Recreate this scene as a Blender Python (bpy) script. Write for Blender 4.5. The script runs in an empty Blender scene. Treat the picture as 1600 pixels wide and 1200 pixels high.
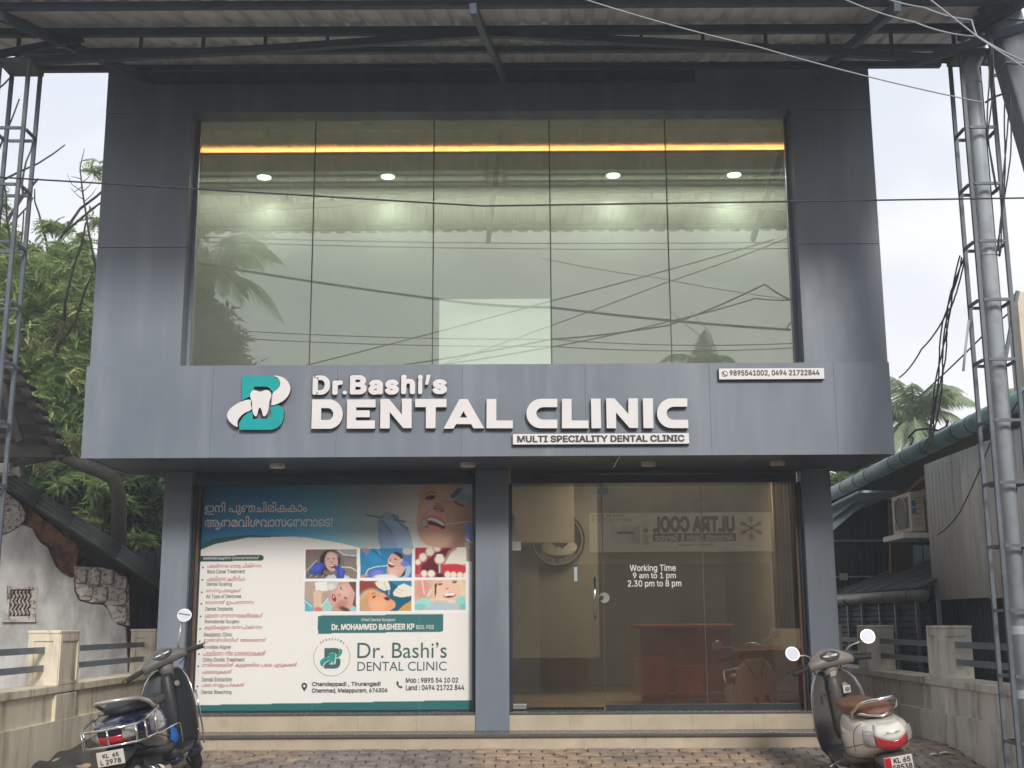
import bpy, bmesh, math, random, os
import numpy as np
from mathutils import Vector, Matrix
R = math.radians
random.seed(7); rng = np.random.default_rng(7)
sc = bpy.context.scene
col = sc.collection

# ------------------------------------------------------------------ camera
CAMZ = 1.12; F = 1890.0; TILT = R(11.2); ROLL = R(-0.3)
cd = bpy.data.cameras.new('camera'); cam = bpy.data.objects.new('camera', cd); col.objects.link(cam)
cd.sensor_width = 36; cd.lens = 36 * F / 1600; cd.clip_start = .1; cd.clip_end = 2000
CM = Matrix.Translation((0, 0, CAMZ)) @ Matrix.Rotation(math.pi/2 + TILT, 4, 'X') @ Matrix.Rotation(ROLL, 4, 'Z')
cam.matrix_world = CM
sc.camera = cam
CR = CM.to_3x3(); CRI = CR.inverted()

def P(px, py, Y):
    """a point of the place: where the sight line of a photo pixel meets the vertical plane at distance Y"""
    d = CR @ Vector(((px-800)/F, (600-py)/F, -1))
    t = Y / d.y
    return Vector((d.x*t, Y, CAMZ + d.z*t))
def PX(px, py, Y): return P(px, py, Y).x
def PZ(px, py, Y): return P(px, py, Y).z

# ------------------------------------------------------------------ light and exposure
SUN_EL = R(30); SUN_AZ = R(-16)          # sun behind the viewer, high haze
w = bpy.data.worlds.new('World'); sc.world = w; w.use_nodes = True
nt = w.node_tree; nt.nodes.clear()
def N(tree, t, **k):
    n = tree.nodes.new(t)
    for a, b in k.items(): setattr(n, a, b)
    return n
out = N(nt, 'ShaderNodeOutputWorld'); bg1 = N(nt, 'ShaderNodeBackground'); bg2 = N(nt, 'ShaderNodeBackground')
sky = N(nt, 'ShaderNodeTexSky', sky_type='NISHITA', sun_disc=False)
sky.sun_elevation = SUN_EL; sky.sun_rotation = math.pi + SUN_AZ
bg1.inputs[1].default_value = .08
nt.links.new(sky.outputs[0], bg1.inputs[0])
tc = N(nt, 'ShaderNodeTexCoord'); mp = N(nt, 'ShaderNodeMapping'); mp.inputs['Scale'].default_value = (1.0, 1.0, 2.6)
mp.inputs['Location'].default_value = (3.1, .7, .4)
nz = N(nt, 'ShaderNodeTexNoise'); nz.inputs['Scale'].default_value = 2.6; nz.inputs['Detail'].default_value = 7; nz.inputs['Roughness'].default_value = .52
nz.inputs['Distortion'].default_value = .4
cr = N(nt, 'ShaderNodeValToRGB')
els = cr.color_ramp.elements
els[0].position = .40; els[0].color = (.455, .475, .52, 1)
els[1].position = .60; els[1].color = (.58, .585, .60, 1)
e = els.new(.5); e.color = (.535, .55, .58, 1)
nt.links.new(tc.outputs['Generated'], mp.inputs[0]); nt.links.new(mp.outputs[0], nz.inputs['Vector']); nt.links.new(nz.outputs['Fac'], cr.inputs[0])
# clouds turn a little warmer and paler towards the horizon all the way round
sep = N(nt, 'ShaderNodeSeparateXYZ'); nt.links.new(tc.outputs['Generated'], sep.inputs[0])
mr = N(nt, 'ShaderNodeMapRange'); mr.inputs['From Min'].default_value = .42; mr.inputs['From Max'].default_value = .02
nt.links.new(sep.outputs['Z'], mr.inputs['Value'])
mixh = N(nt, 'ShaderNodeMix', data_type='RGBA'); mixh.inputs['B'].default_value = (.61, .575, .545, 1)
mul = N(nt, 'ShaderNodeMath', operation='MULTIPLY'); mul.inputs[1].default_value = .75
nt.links.new(mr.outputs[0], mul.inputs[0]); nt.links.new(mul.outputs[0], mixh.inputs['Factor']); nt.links.new(cr.outputs[0], mixh.inputs['A'])
nt.links.new(mixh.outputs['Result'], bg2.inputs[0]); bg2.inputs[1].default_value = 1.0
ms = N(nt, 'ShaderNodeMixShader'); ms.inputs[0].default_value = .9
nt.links.new(bg1.outputs[0], ms.inputs[1]); nt.links.new(bg2.outputs[0], ms.inputs[2]); nt.links.new(ms.outputs[0], out.inputs[0])

sd = bpy.data.lights.new('sun', 'SUN'); sd.energy = 1.5; sd.angle = R(13); sd.color = (1, .96, .9)
so = bpy.data.objects.new('sun', sd); col.objects.link(so)
sdir = Vector((-math.sin(SUN_AZ)*math.cos(SUN_EL), -math.cos(SUN_AZ)*math.cos(SUN_EL), math.sin(SUN_EL)))
so.rotation_euler = sdir.to_track_quat('Z', 'Y').to_euler(); so.location = sdir*50
vs = sc.view_settings; vs.view_transform = 'Standard'; vs.look = 'None'; vs.exposure = 1.0; vs.gamma = 1; vs.use_curve_mapping = False
sc.cycles.max_bounces = 8; sc.cycles.transparent_max_bounces = 16
sc.cycles.caustics_reflective = False; sc.cycles.caustics_refractive = False
sc.cycles.sample_clamp_indirect = 4

# ------------------------------------------------------------------ materials
MATS = {}
def pm(name, c, rough=.6, metal=0., var=.12, scale=4., bump=0., bscale=60., stretch=(1, 1, 1), spec=.5, c2=None, c2pos=(.45, .6), c2scale=2., coat=0, detail=5, emit=0):
    """procedural principled material: colour broken by two noises, fine relief"""
    if name in MATS: return MATS[name]
    m = bpy.data.materials.new(name); m.use_nodes = True; t = m.node_tree
    b = t.nodes['Principled BSDF']
    b.inputs['Roughness'].default_value = rough; b.inputs['Metallic'].default_value = metal
    b.inputs['Specular IOR Level'].default_value = spec
    if coat: b.inputs['Coat Weight'].default_value = coat; b.inputs['Coat Roughness'].default_value = .08
    g = N(t, 'ShaderNodeNewGeometry'); mpp = N(t, 'ShaderNodeMapping'); mpp.inputs['Scale'].default_value = stretch
    t.links.new(g.outputs['Position'], mpp.inputs[0])
    n = N(t, 'ShaderNodeTexNoise'); n.inputs['Scale'].default_value = scale; n.inputs['Detail'].default_value = detail
    t.links.new(mpp.outputs[0], n.inputs['Vector'])
    r = N(t, 'ShaderNodeValToRGB'); r.color_ramp.elements[0].position = .3; r.color_ramp.elements[1].position = .7
    r.color_ramp.elements[0].color = tuple(max(0, x*(1-var)) for x in c)+(1,); r.color_ramp.elements[1].color = tuple(min(1, x*(1+var)) for x in c)+(1,)
    t.links.new(n.outputs['Fac'], r.inputs[0]); src = r.outputs[0]
    if c2 is not None:
        n2 = N(t, 'ShaderNodeTexNoise'); n2.inputs['Scale'].default_value = c2scale; n2.inputs['Detail'].default_value = 8; n2.inputs['Roughness'].default_value = .65
        t.links.new(mpp.outputs[0], n2.inputs['Vector'])
        r2 = N(t, 'ShaderNodeValToRGB'); r2.color_ramp.elements[0].position = c2pos[0]; r2.color_ramp.elements[1].position = c2pos[1]
        t.links.new(n2.outputs['Fac'], r2.inputs[0])
        mx = N(t, 'ShaderNodeMix', data_type='RGBA'); mx.inputs['B'].default_value = tuple(c2)+(1,)
        t.links.new(r2.outputs[0], mx.inputs['Factor']); t.links.new(src, mx.inputs['A']); src = mx.outputs['Result']
    t.links.new(src, b.inputs['Base Color'])
    if rough > .12:
        mr_ = N(t, 'ShaderNodeMapRange'); mr_.inputs['To Min'].default_value = max(.02, rough-.08); mr_.inputs['To Max'].default_value = min(1, rough+.1)
        t.links.new(n.outputs['Fac'], mr_.inputs['Value']); t.links.new(mr_.outputs[0], b.inputs['Roughness'])
    if bump:
        nb = N(t, 'ShaderNodeTexNoise'); nb.inputs['Scale'].default_value = bscale; nb.inputs['Detail'].default_value = 4
        t.links.new(mpp.outputs[0], nb.inputs['Vector'])
        bp = N(t, 'ShaderNodeBump'); bp.inputs['Strength'].default_value = bump; bp.inputs['Distance'].default_value = .01
        t.links.new(nb.outputs['Fac'], bp.inputs['Height']); t.links.new(bp.outputs[0], b.inputs['Normal'])
    if emit:
        b.inputs['Emission Color'].default_value = tuple(c)+(1,); b.inputs['Emission Strength'].default_value = emit
    MATS[name] = m
    return m
def emis(name, c, s):
    m = bpy.data.materials.new(name); m.use_nodes = True; t = m.node_tree; t.nodes.clear()
    o = N(t, 'ShaderNodeOutputMaterial'); e_ = N(t, 'ShaderNodeEmission'); e_.inputs[0].default_value = tuple(c)+(1,); e_.inputs[1].default_value = s
    t.links.new(e_.outputs[0], o.inputs[0]); return m
def glassmat(name, tint, refl, rtint=(1, 1, 1), wob=0.0, dust=0.0):
    m = bpy.data.materials.new(name); m.use_nodes = True; t = m.node_tree; t.nodes.clear()
    o = N(t, 'ShaderNodeOutputMaterial'); a = N(t, 'ShaderNodeBsdfTransparent'); a.inputs[0].default_value = tuple(tint)+(1,)
    g = N(t, 'ShaderNodeBsdfGlossy'); g.inputs['Roughness'].default_value = 0; g.inputs[0].default_value = tuple(rtint)+(1,)
    mx = N(t, 'ShaderNodeMixShader')
    fr = N(t, 'ShaderNodeFresnel'); fr.inputs[0].default_value = 1.5
    ad = N(t, 'ShaderNodeMath', operation='ADD', use_clamp=True); ad.inputs[1].default_value = refl-.04
    t.links.new(fr.outputs[0], ad.inputs[0]); t.links.new(ad.outputs[0], mx.inputs[0])
    if wob:
        geo = N(t, 'ShaderNodeNewGeometry')
        nb = N(t, 'ShaderNodeTexNoise'); nb.inputs['Scale'].default_value = 1.3; nb.inputs['Detail'].default_value = 1
        t.links.new(geo.outputs['Position'], nb.inputs['Vector'])
        bp = N(t, 'ShaderNodeBump'); bp.inputs['Strength'].default_value = wob; bp.inputs['Distance'].default_value = .01
        t.links.new(nb.outputs['Fac'], bp.inputs['Height']); t.links.new(bp.outputs[0], g.inputs['Normal'])
    t.links.new(a.outputs[0], mx.inputs[1]); t.links.new(g.outputs[0], mx.inputs[2]); res = mx.outputs[0]
    if dust:
        df = N(t, 'ShaderNodeBsdfDiffuse'); df.inputs[0].default_value = (.58, .615, .555, 1); tr_ = N(t, 'ShaderNodeBsdfTranslucent'); tr_.inputs[0].default_value = (.58, .615, .555, 1)
        m2 = N(t, 'ShaderNodeMixShader'); m2.inputs[0].default_value = .5; t.links.new(df.outputs[0], m2.inputs[1]); t.links.new(tr_.outputs[0], m2.inputs[2])
        ge = N(t, 'ShaderNodeNewGeometry'); n_ = N(t, 'ShaderNodeTexNoise'); n_.inputs['Scale'].default_value = 1.1; n_.inputs['Detail'].default_value = 7; t.links.new(ge.outputs['Position'], n_.inputs['Vector'])
        rg = N(t, 'ShaderNodeMapRange'); rg.inputs['From Min'].default_value = .3; rg.inputs['From Max'].default_value = .7; rg.inputs['To Min'].default_value = dust*.7; rg.inputs['To Max'].default_value = dust*1.3; t.links.new(n_.outputs['Fac'], rg.inputs['Value'])
        m3 = N(t, 'ShaderNodeMixShader'); t.links.new(rg.outputs[0], m3.inputs[0]); t.links.new(res, m3.inputs[1]); t.links.new(m2.outputs[0], m3.inputs[2]); res = m3.outputs[0]
    t.links.new(res, o.inputs[0])
    return m
def attrmat(name, rough=.45):
    m = bpy.data.materials.new(name); m.use_nodes = True; t = m.node_tree; b = t.nodes['Principled BSDF']
    a = N(t, 'ShaderNodeAttribute', attribute_name='Col'); t.links.new(a.outputs['Color'], b.inputs['Base Color']); b.inputs['Roughness'].default_value = rough
    return m

def panel_mat(name, c, lighter, darker):
    """aluminium cladding: flat grey-blue film, chalky vertical run marks and dull patches"""
    m = bpy.data.materials.new(name); m.use_nodes = True; t = m.node_tree; b = t.nodes['Principled BSDF']
    g = N(t, 'ShaderNodeNewGeometry')
    def noise(sc_, st, det=5, ro=.55):
        mpp = N(t, 'ShaderNodeMapping'); mpp.inputs['Scale'].default_value = st; t.links.new(g.outputs['Position'], mpp.inputs[0])
        n = N(t, 'ShaderNodeTexNoise'); n.inputs['Scale'].default_value = sc_; n.inputs['Detail'].default_value = det; n.inputs['Roughness'].default_value = ro
        t.links.new(mpp.outputs[0], n.inputs['Vector']); return n.outputs['Fac']
    def ramp(s, p0, p1, v0=0, v1=1):
        r = N(t, 'ShaderNodeMapRange'); r.inputs['From Min'].default_value = p0; r.inputs['From Max'].default_value = p1
        r.inputs['To Min'].default_value = v0; r.inputs['To Max'].default_value = v1; t.links.new(s, r.inputs['Value']); return r.outputs[0]
    def mix(f, a, bcol):
        x = N(t, 'ShaderNodeMix', data_type='RGBA'); t.links.new(f, x.inputs['Factor'])
        if isinstance(a, tuple): x.inputs['A'].default_value = a+(1,)
        else: t.links.new(a, x.inputs['A'])
        x.inputs['B'].default_value = bcol+(1,); return x.outputs['Result']
    s1 = ramp(noise(1.0, (5, 1, .5)), .5, .8, 0, .55); s2 = ramp(noise(.9, (1, 1, .7)), .40, .68, 0, .6)
    s3 = ramp(noise(1.0, (16, 1, 1.2)), .55, .8, 0, .18); s4 = ramp(noise(160, (1, 1, 1), 2), .45, .65, 0, .12)
    x = mix(s2, c, darker); x = mix(s1, x, lighter); x = mix(s3, x, lighter); x = mix(s4, x, darker)
    t.links.new(x, b.inputs['Base Color'])
    t.links.new(ramp(noise(2, (3, 1, 1)), .3, .7, .36, .6), b.inputs['Roughness'])
    bp = N(t, 'ShaderNodeBump'); bp.inputs['Strength'].default_value = .12; bp.inputs['Distance'].default_value = .02
    t.links.new(noise(1.6, (1, 1, 1), 1), bp.inputs['Height']); t.links.new(bp.outputs[0], b.inputs['Normal'])
    return m

M = {}
M['clad'] = panel_mat('cladding', (.185, .212, .252), (.29, .32, .36), (.135, .16, .20))
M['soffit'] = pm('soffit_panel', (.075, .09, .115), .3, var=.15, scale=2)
M['steel'] = pm('painted_steel', (.06, .082, .12), .5, var=.25, scale=6, c2=(.10, .09, .08), c2pos=(.6, .75), c2scale=9)
M['steel2'] = pm('painted_steel_post', (.10, .118, .14), .5, var=.25, scale=6, c2=(.16, .13, .11), c2pos=(.6, .78), c2scale=12)
M['sheet'] = pm('roof_sheet', (.74, .74, .76), .45, var=.2, scale=3, stretch=(1, .2, 1), c2=(.42, .37, .33), c2pos=(.55, .75), c2scale=5)
M['frame'] = pm('dark_frame', (.022, .028, .036), .35, var=.2)
M['shutter'] = pm('shutter_steel', (.045, .058, .08), .4, var=.15)
M['brown'] = pm('brown_guide', (.10, .055, .035), .45, var=.25, scale=8)
M['wglass'] = glassmat('upper_glass', (.74, .78, .71), .20, (.90, .95, .88), .0, .17)
M['sglass'] = glassmat('shop_glass', (.64, .58, .49), .19, (.95, .89, .80), .0, .035)
M['silicone'] = pm('silicone', (.05, .06, .055), .5)
M['white'] = pm('white_acrylic', (.76, .725, .72), .35, var=.03)
M['teal'] = pm('teal_acrylic', (.0, .36, .36), .3, var=.04)
M['return'] = pm('letter_return', (.045, .05, .06), .4)
M['ink'] = pm('black_ink', (.025, .03, .04), .5, var=.05)
M['tile'] = pm('cream_tile', (.50, .42, .315), .35, var=.1, scale=5, c2=(.42, .33, .24), c2pos=(.55, .75), c2scale=7, bump=.05)
M['granite'] = pm('dark_granite', (.11, .105, .10), .25, var=.3, scale=60)
M['grout'] = pm('grout', (.16, .13, .10), .8)
M['paver_a'] = pm('paver_tan', (.42, .30, .21), .85, var=.3, scale=9, c2=(.12, .10, .085), c2pos=(.5, .72), c2scale=7, bump=.5, bscale=90)
M['paver_b'] = pm('paver_grey', (.25, .215, .19), .85, var=.3, scale=9, c2=(.08, .07, .06), c2pos=(.5, .72), c2scale=7, bump=.5, bscale=90)
M['paver_c'] = pm('paver_dun', (.34, .26, .20), .85, var=.3, scale=9, c2=(.09, .08, .07), c2pos=(.5, .72), c2scale=7, bump=.5, bscale=90)
M['sand'] = pm('joint_sand', (.08, .065, .05), .95, var=.3, scale=20)
M['earth'] = pm('earth', (.16, .12, .085), .95, var=.3, scale=1.5, c2=(.06, .09, .03), c2pos=(.5, .65), c2scale=.6, bump=.4, bscale=20)
M['asphalt'] = pm('asphalt', (.055, .055, .056), .9, var=.25, scale=12, bump=.5, bscale=150)
M['cream'] = pm('cream_wall_paint', (.76, .68, .53), .75, var=.10, scale=3, stretch=(1.5, 1.5, .3), c2=(.33, .28, .19), c2pos=(.5, .72), c2scale=4, bump=.2)
M['cream_r'] = pm('grey_cream_wall_paint', (.80, .75, .66), .8, var=.10, scale=3, stretch=(1, 1, .3), c2=(.27, .24, .20), c2pos=(.5, .74), c2scale=4, bump=.2)
M['crack'] = pm('crack_dark', (.09, .07, .05), .9)
M['rail'] = pm('grey_rail', (.17, .20, .22), .45, var=.2)
M['plaster'] = pm('old_plaster', (.60, .585, .56), .9, var=.25, scale=5, stretch=(1, 1, .5), c2=(.30, .285, .27), c2pos=(.44, .66), c2scale=2.4, bump=.8, bscale=25)
M['laterite'] = pm('laterite', (.25, .10, .055), .95, var=.35, scale=8, c2=(.075, .035, .025), c2pos=(.45, .6), c2scale=9, bump=1, bscale=22)
M['limed'] = pm('limed_masonry', (.58, .52, .48), .95, var=.25, scale=8, c2=(.20, .13, .11), c2pos=(.5, .6), c2scale=22, bump=1, bscale=40)
M['oldroof'] = pm('old_grey_roof_sheet', (.035, .04, .036), .6, var=.3, scale=5)
M['darkwood'] = pm('dark_wood', (.055, .045, .038), .8, var=.35, scale=6, stretch=(.3, 1, 1), bump=.5)
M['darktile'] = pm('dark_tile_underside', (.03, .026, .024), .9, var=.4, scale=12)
M['navy'] = pm('navy_sheet', (.009, .013, .028), .7, var=.3)
M['galv'] = pm('galvanised_sheet', (.78, .77, .74), .5, metal=0, var=.15, scale=3, stretch=(1, 5, .3), c2=(.50, .47, .43), c2pos=(.45, .7), c2scale=3)
M['blacksheet'] = pm('black_corrugated', (.028, .03, .036), .55, var=.25, stretch=(1, 1, .3))
M['gutter'] = pm('blue_grey_gutter', (.24, .38, .43), .5, var=.2, scale=3, c2=(.15, .16, .15), c2pos=(.5, .7), c2scale=2.5)
M['gutter2'] = pm('grey_gutter', (.17, .18, .18), .5, var=.2)
M['band'] = pm('dark_band', (.03, .035, .04), .6)
M['bluesheet'] = pm('blue_sheet', (.33, .46, .52), .5, var=.15)
M['ac'] = pm('ac_cream', (.58, .50, .38), .5, var=.1, c2=(.38, .32, .24), c2pos=(.55, .75), c2scale=6)
M['acdark'] = pm('ac_grille', (.10, .09, .08), .6)
M['blue'] = pm('blue_sticker', (.03, .16, .42), .5)
M['pvc'] = pm('grey_pvc', (.42, .46, .50), .35, var=.1, scale=2, c2=(.22, .235, .25), c2pos=(.5, .7), c2scale=3)
M['concrete'] = pm('pole_concrete', (.17, .19, .215), .85, var=.25, scale=6, stretch=(1, 1, .3), bump=.5, bscale=30)
M['cable'] = pm('black_cable', (.02, .022, .025), .6)
M['cable2'] = pm('grey_cable', (.30, .32, .34), .5)
M['bark'] = pm('bark', (.03, .025, .02), .9, var=.35, scale=10, bump=.8)
M['intwall'] = pm('room_wall', (.42, .415, .38), .8, var=.05)
M['ceil'] = pm('room_ceiling', (.62, .60, .54), .7, var=.03)
M['groove'] = pm('dark_groove', (.10, .10, .09), .7)
M['darkred'] = pm('brown_red_laminate', (.24, .06, .045), .25, var=.12, scale=3)
M['wood'] = pm('veneer_wood', (.15, .07, .035), .3, var=.25, scale=5, stretch=(1, 1, .2))
M['floor'] = pm('shop_floor', (.34, .26, .16), .2, var=.1)
M['shopwall'] = pm('shop_wall', (.27, .25, .225), .7, var=.08)
M['curtain'] = pm('tan_curtain', (.34, .26, .15), .7, var=.2, scale=9, stretch=(3, 3, .1))
M['maroon'] = pm('maroon_disc', (.022, .010, .010), .9, spec=.1)
M['chrome'] = pm('chrome', (.75, .74, .72), .12, metal=1, var=.05)
M['steelbrush'] = pm('brushed_steel', (.55, .55, .53), .3, metal=1, var=.05)
M['diff'] = pm('lamp_diffuser', (.75, .70, .62), .4, var=.02)
M['cove'] = emis('amber_led', (1, .34, .05), 30)
M['lamp'] = emis('cool_lamp', (.80, 1, .82), 5.5)
M['warm'] = emis('warm_lamp', (1, .55, .18), 2.2)

# ------------------------------------------------------------------ building tools
def link(o, parent=None):
    col.objects.link(o)
    if parent is not None: o.parent = parent
    return o
def tag(o, label=None, cat=None, group=None, kind=None):
    if label: o['label'] = label
    if cat: o['category'] = cat
    if group: o['group'] = group
    if kind: o['kind'] = kind
    return o
def thing(name, label, cat, loc=(0, 0, 0), rot=(0, 0, 0), group=None):
    o = bpy.data.objects.new(name, None); o.empty_display_size = .2
    o.location = loc; o.rotation_euler = rot; link(o)
    return tag(o, label, cat, group)
class MB:
    def __init__(s): s.v = []; s.f = []
    def add(s, vs_, fs_):
        n = len(s.v); s.v += [tuple(a) for a in vs_]; s.f += [tuple(i+n for i in q) for q in fs_]; return s
    def box(s, x0, x1, y0, y1, z0, z1):
        return s.add([(x0, y0, z0), (x1, y0, z0), (x1, y1, z0), (x0, y1, z0), (x0, y0, z1), (x1, y0, z1), (x1, y1, z1), (x0, y1, z1)],
                     [(0, 3, 2, 1), (4, 5, 6, 7), (0, 1, 5, 4), (1, 2, 6, 5), (2, 3, 7, 6), (3, 0, 4, 7)])
    def bar(s, p, q, w_, h_, up=(0, 0, 1)):
        """square bar between two points"""
        p = Vector(p); q = Vector(q); d = (q-p).normalized(); u = Vector(up)
        if abs(d.dot(u)) > .95: u = Vector((0, 1, 0))
        a = d.cross(u).normalized(); b = a.cross(d).normalized()
        vs_ = [c + a*sx*w_/2 + b*sy*h_/2 for c in (p, q) for sx, sy in ((-1, -1), (1, -1), (1, 1), (-1, 1))]
        return s.add(vs_, [(0, 3, 2, 1), (4, 5, 6, 7), (0, 1, 5, 4), (1, 2, 6, 5), (2, 3, 7, 6), (3, 0, 4, 7)])
    def tube(s, pts, r, n=8, closed=False, caps=True):
        pts = [Vector(p) for p in pts]; m = len(pts); rs = r if isinstance(r, (list, tuple)) else [r]*m
        base = len(s.v); prev = None
        for i, p in enumerate(pts):
            if closed: d = pts[(i+1) % m]-pts[i-1]
            else: d = pts[min(i+1, m-1)]-pts[max(i-1, 0)]
            d = d.normalized() if d.length > 1e-9 else Vector((0, 0, 1))
            if prev is None:
                u = Vector((0, 0, 1)) if abs(d.z) < .9 else Vector((1, 0, 0)); a = d.cross(u).normalized()
            else:
                a = (prev - d*prev.dot(d)).normalized()
            prev = a; b = d.cross(a)
            for k in range(n):
                t = 2*math.pi*k/n; s.v.append(tuple(p + a*math.cos(t)*rs[i] + b*math.sin(t)*rs[i]))
        seg = m if closed else m-1
        for i in range(seg):
            for k in range(n):
                a0 = base+i*n+k; a1 = base+i*n+(k+1) % n; b0 = base+((i+1) % m)*n+k; b1 = base+((i+1) % m)*n+(k+1) % n
                s.f.append((a0, a1, b1, b0))
        if caps and not closed:
            s.f.append(tuple(base+k for k in reversed(range(n)))); s.f.append(tuple(base+(m-1)*n+k for k in range(n)))
        return s
    def loft(s, rings, caps=True):
        base = len(s.v); n = len(rings[0])
        for rg in rings: s.v += [tuple(p) for p in rg]
        for i in range(len(rings)-1):
            for k in range(n):
                s.f.append((base+i*n+k, base+i*n+(k+1) % n, base+(i+1)*n+(k+1) % n, base+(i+1)*n+k))
        if caps:
            s.f.append(tuple(base+k for k in reversed(range(n)))); s.f.append(tuple(base+(len(rings)-1)*n+k for k in range(n)))
        return s
    def disc(s, c, r, axis, th=.01, n=24, r2=None):
        c = Vector(c); ax = Vector(axis).normalized()
        return s.tube([c-ax*th/2, c+ax*th/2], [r, r2 or r], n)
    def sheet(s, g):
        """grid of points -> quads"""
        base = len(s.v); a = len(g); b = len(g[0])
        for row in g: s.v += [tuple(p) for p in row]
        for i in range(a-1):
            for j in range(b-1):
                s.f.append((base+i*b+j, base+i*b+j+1, base+(i+1)*b+j+1, base+(i+1)*b+j))
        return s
    def xf(s, mtx):
        s.v = [tuple(mtx @ Vector(p)) for p in s.v]; return s
    def build(s, name, mat, parent=None, smooth=False, bevel=0, label=None, solid=0, sub=0, local=False, kind=None):
        me = bpy.data.meshes.new(name); me.from_pydata(s.v, [], s.f); me.materials.append(M[mat] if isinstance(mat, str) else mat)
        if smooth:
            me.polygons.foreach_set('use_smooth', [True]*len(me.polygons))
        me.update()
        bm = bmesh.new(); bm.from_mesh(me); bmesh.ops.recalc_face_normals(bm, faces=bm.faces); bm.to_mesh(me); bm.free()
        return place(name, me, parent, label, bevel, solid, sub, local, kind)
def place(name, me, parent=None, label=None, bevel=0, solid=0, sub=0, local=False, kind=None):
    o = bpy.data.objects.new(name, me); link(o, parent)
    if parent is not None and not local:
        T = Matrix.Identity(4); p = parent
        ch = []
        while p is not None: ch.append(p); p = p.parent
        for q in reversed(ch):
            T = T @ q.matrix_parent_inverse @ Matrix.LocRotScale(q.location, q.rotation_euler, None)
        o.matrix_parent_inverse = T.inverted()
    if solid:
        d = o.modifiers.new('thick', 'SOLIDIFY'); d.thickness = solid; d.offset = 0
    if bevel:
        d = o.modifiers.new('bevel', 'BEVEL'); d.width = bevel; d.segments = 2; d.limit_method = 'ANGLE'; d.angle_limit = R(40)
    if sub:
        d = o.modifiers.new('sub', 'SUBSURF'); d.levels = sub; d.render_levels = sub
    if label: o['label'] = label
    if kind: o['kind'] = kind
    return o
def box(name, mat, x0, x1, y0, y1, z0, z1, parent=None, bevel=0, label=None):
    return MB().box(min(x0, x1), max(x0, x1), min(y0, y1), max(y0, y1), min(z0, z1), max(z0, z1)).build(name, mat, parent, bevel=bevel, label=label)
def copy_thing(root, loc=None, rot=None, label=None):
    r = root.copy(); col.objects.link(r)
    if loc is not None: r.location = loc
    if rot is not None: r.rotation_euler = rot
    if label: r['label'] = label
    for ch in list(root.children):
        c = ch.copy(); col.objects.link(c); c.parent = r
        for g in list(ch.children):
            d = g.copy(); col.objects.link(d); d.parent = c
    return r
def outline(name, loops, y, depth, mat, parent=None, side=None, bevel=0):
    """flat letter or shape in the X-Z plane (loops of (x,z)), extruded towards the viewer from y"""
    c = bpy.data.curves.new(name, 'CURVE'); c.dimensions = '2D'; c.fill_mode = 'BOTH'; c.extrude = depth/2
    for lp in loops:
        sp = c.splines.new('POLY'); sp.points.add(len(lp)-1)
        for i, (a, b) in enumerate(lp): sp.points[i].co = (a, b, 0, 1)
        sp.use_cyclic_u = True
    tmp = bpy.data.objects.new('tmp', c); me = bpy.data.meshes.new_from_object(tmp)
    bpy.data.objects.remove(tmp)
    co = np.zeros(len(me.vertices)*3); me.vertices.foreach_get('co', co); co = co.reshape(-1, 3)
    nw = np.stack([co[:, 0], y-depth/2-co[:, 2], co[:, 1]], 1)
    me.vertices.foreach_set('co', nw.ravel()); me.materials.clear(); me.materials.append(M[mat])
    if side:
        me.materials.append(M[side])
    me.update()
    if side:
        for p in me.polygons:
            if abs(p.normal.y) < .5: p.material_index = 1
            else: p.material_index = 0
    me.name = name
    return place(name, me, parent)
FONT = None
try:
    fp = os.path.join(bpy.utils.resource_path('LOCAL'), 'datafiles', 'fonts', 'Inter.woff2')
    if os.path.exists(fp): FONT = bpy.data.fonts.load(fp)
except Exception: FONT = None
GC = {}
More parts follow.
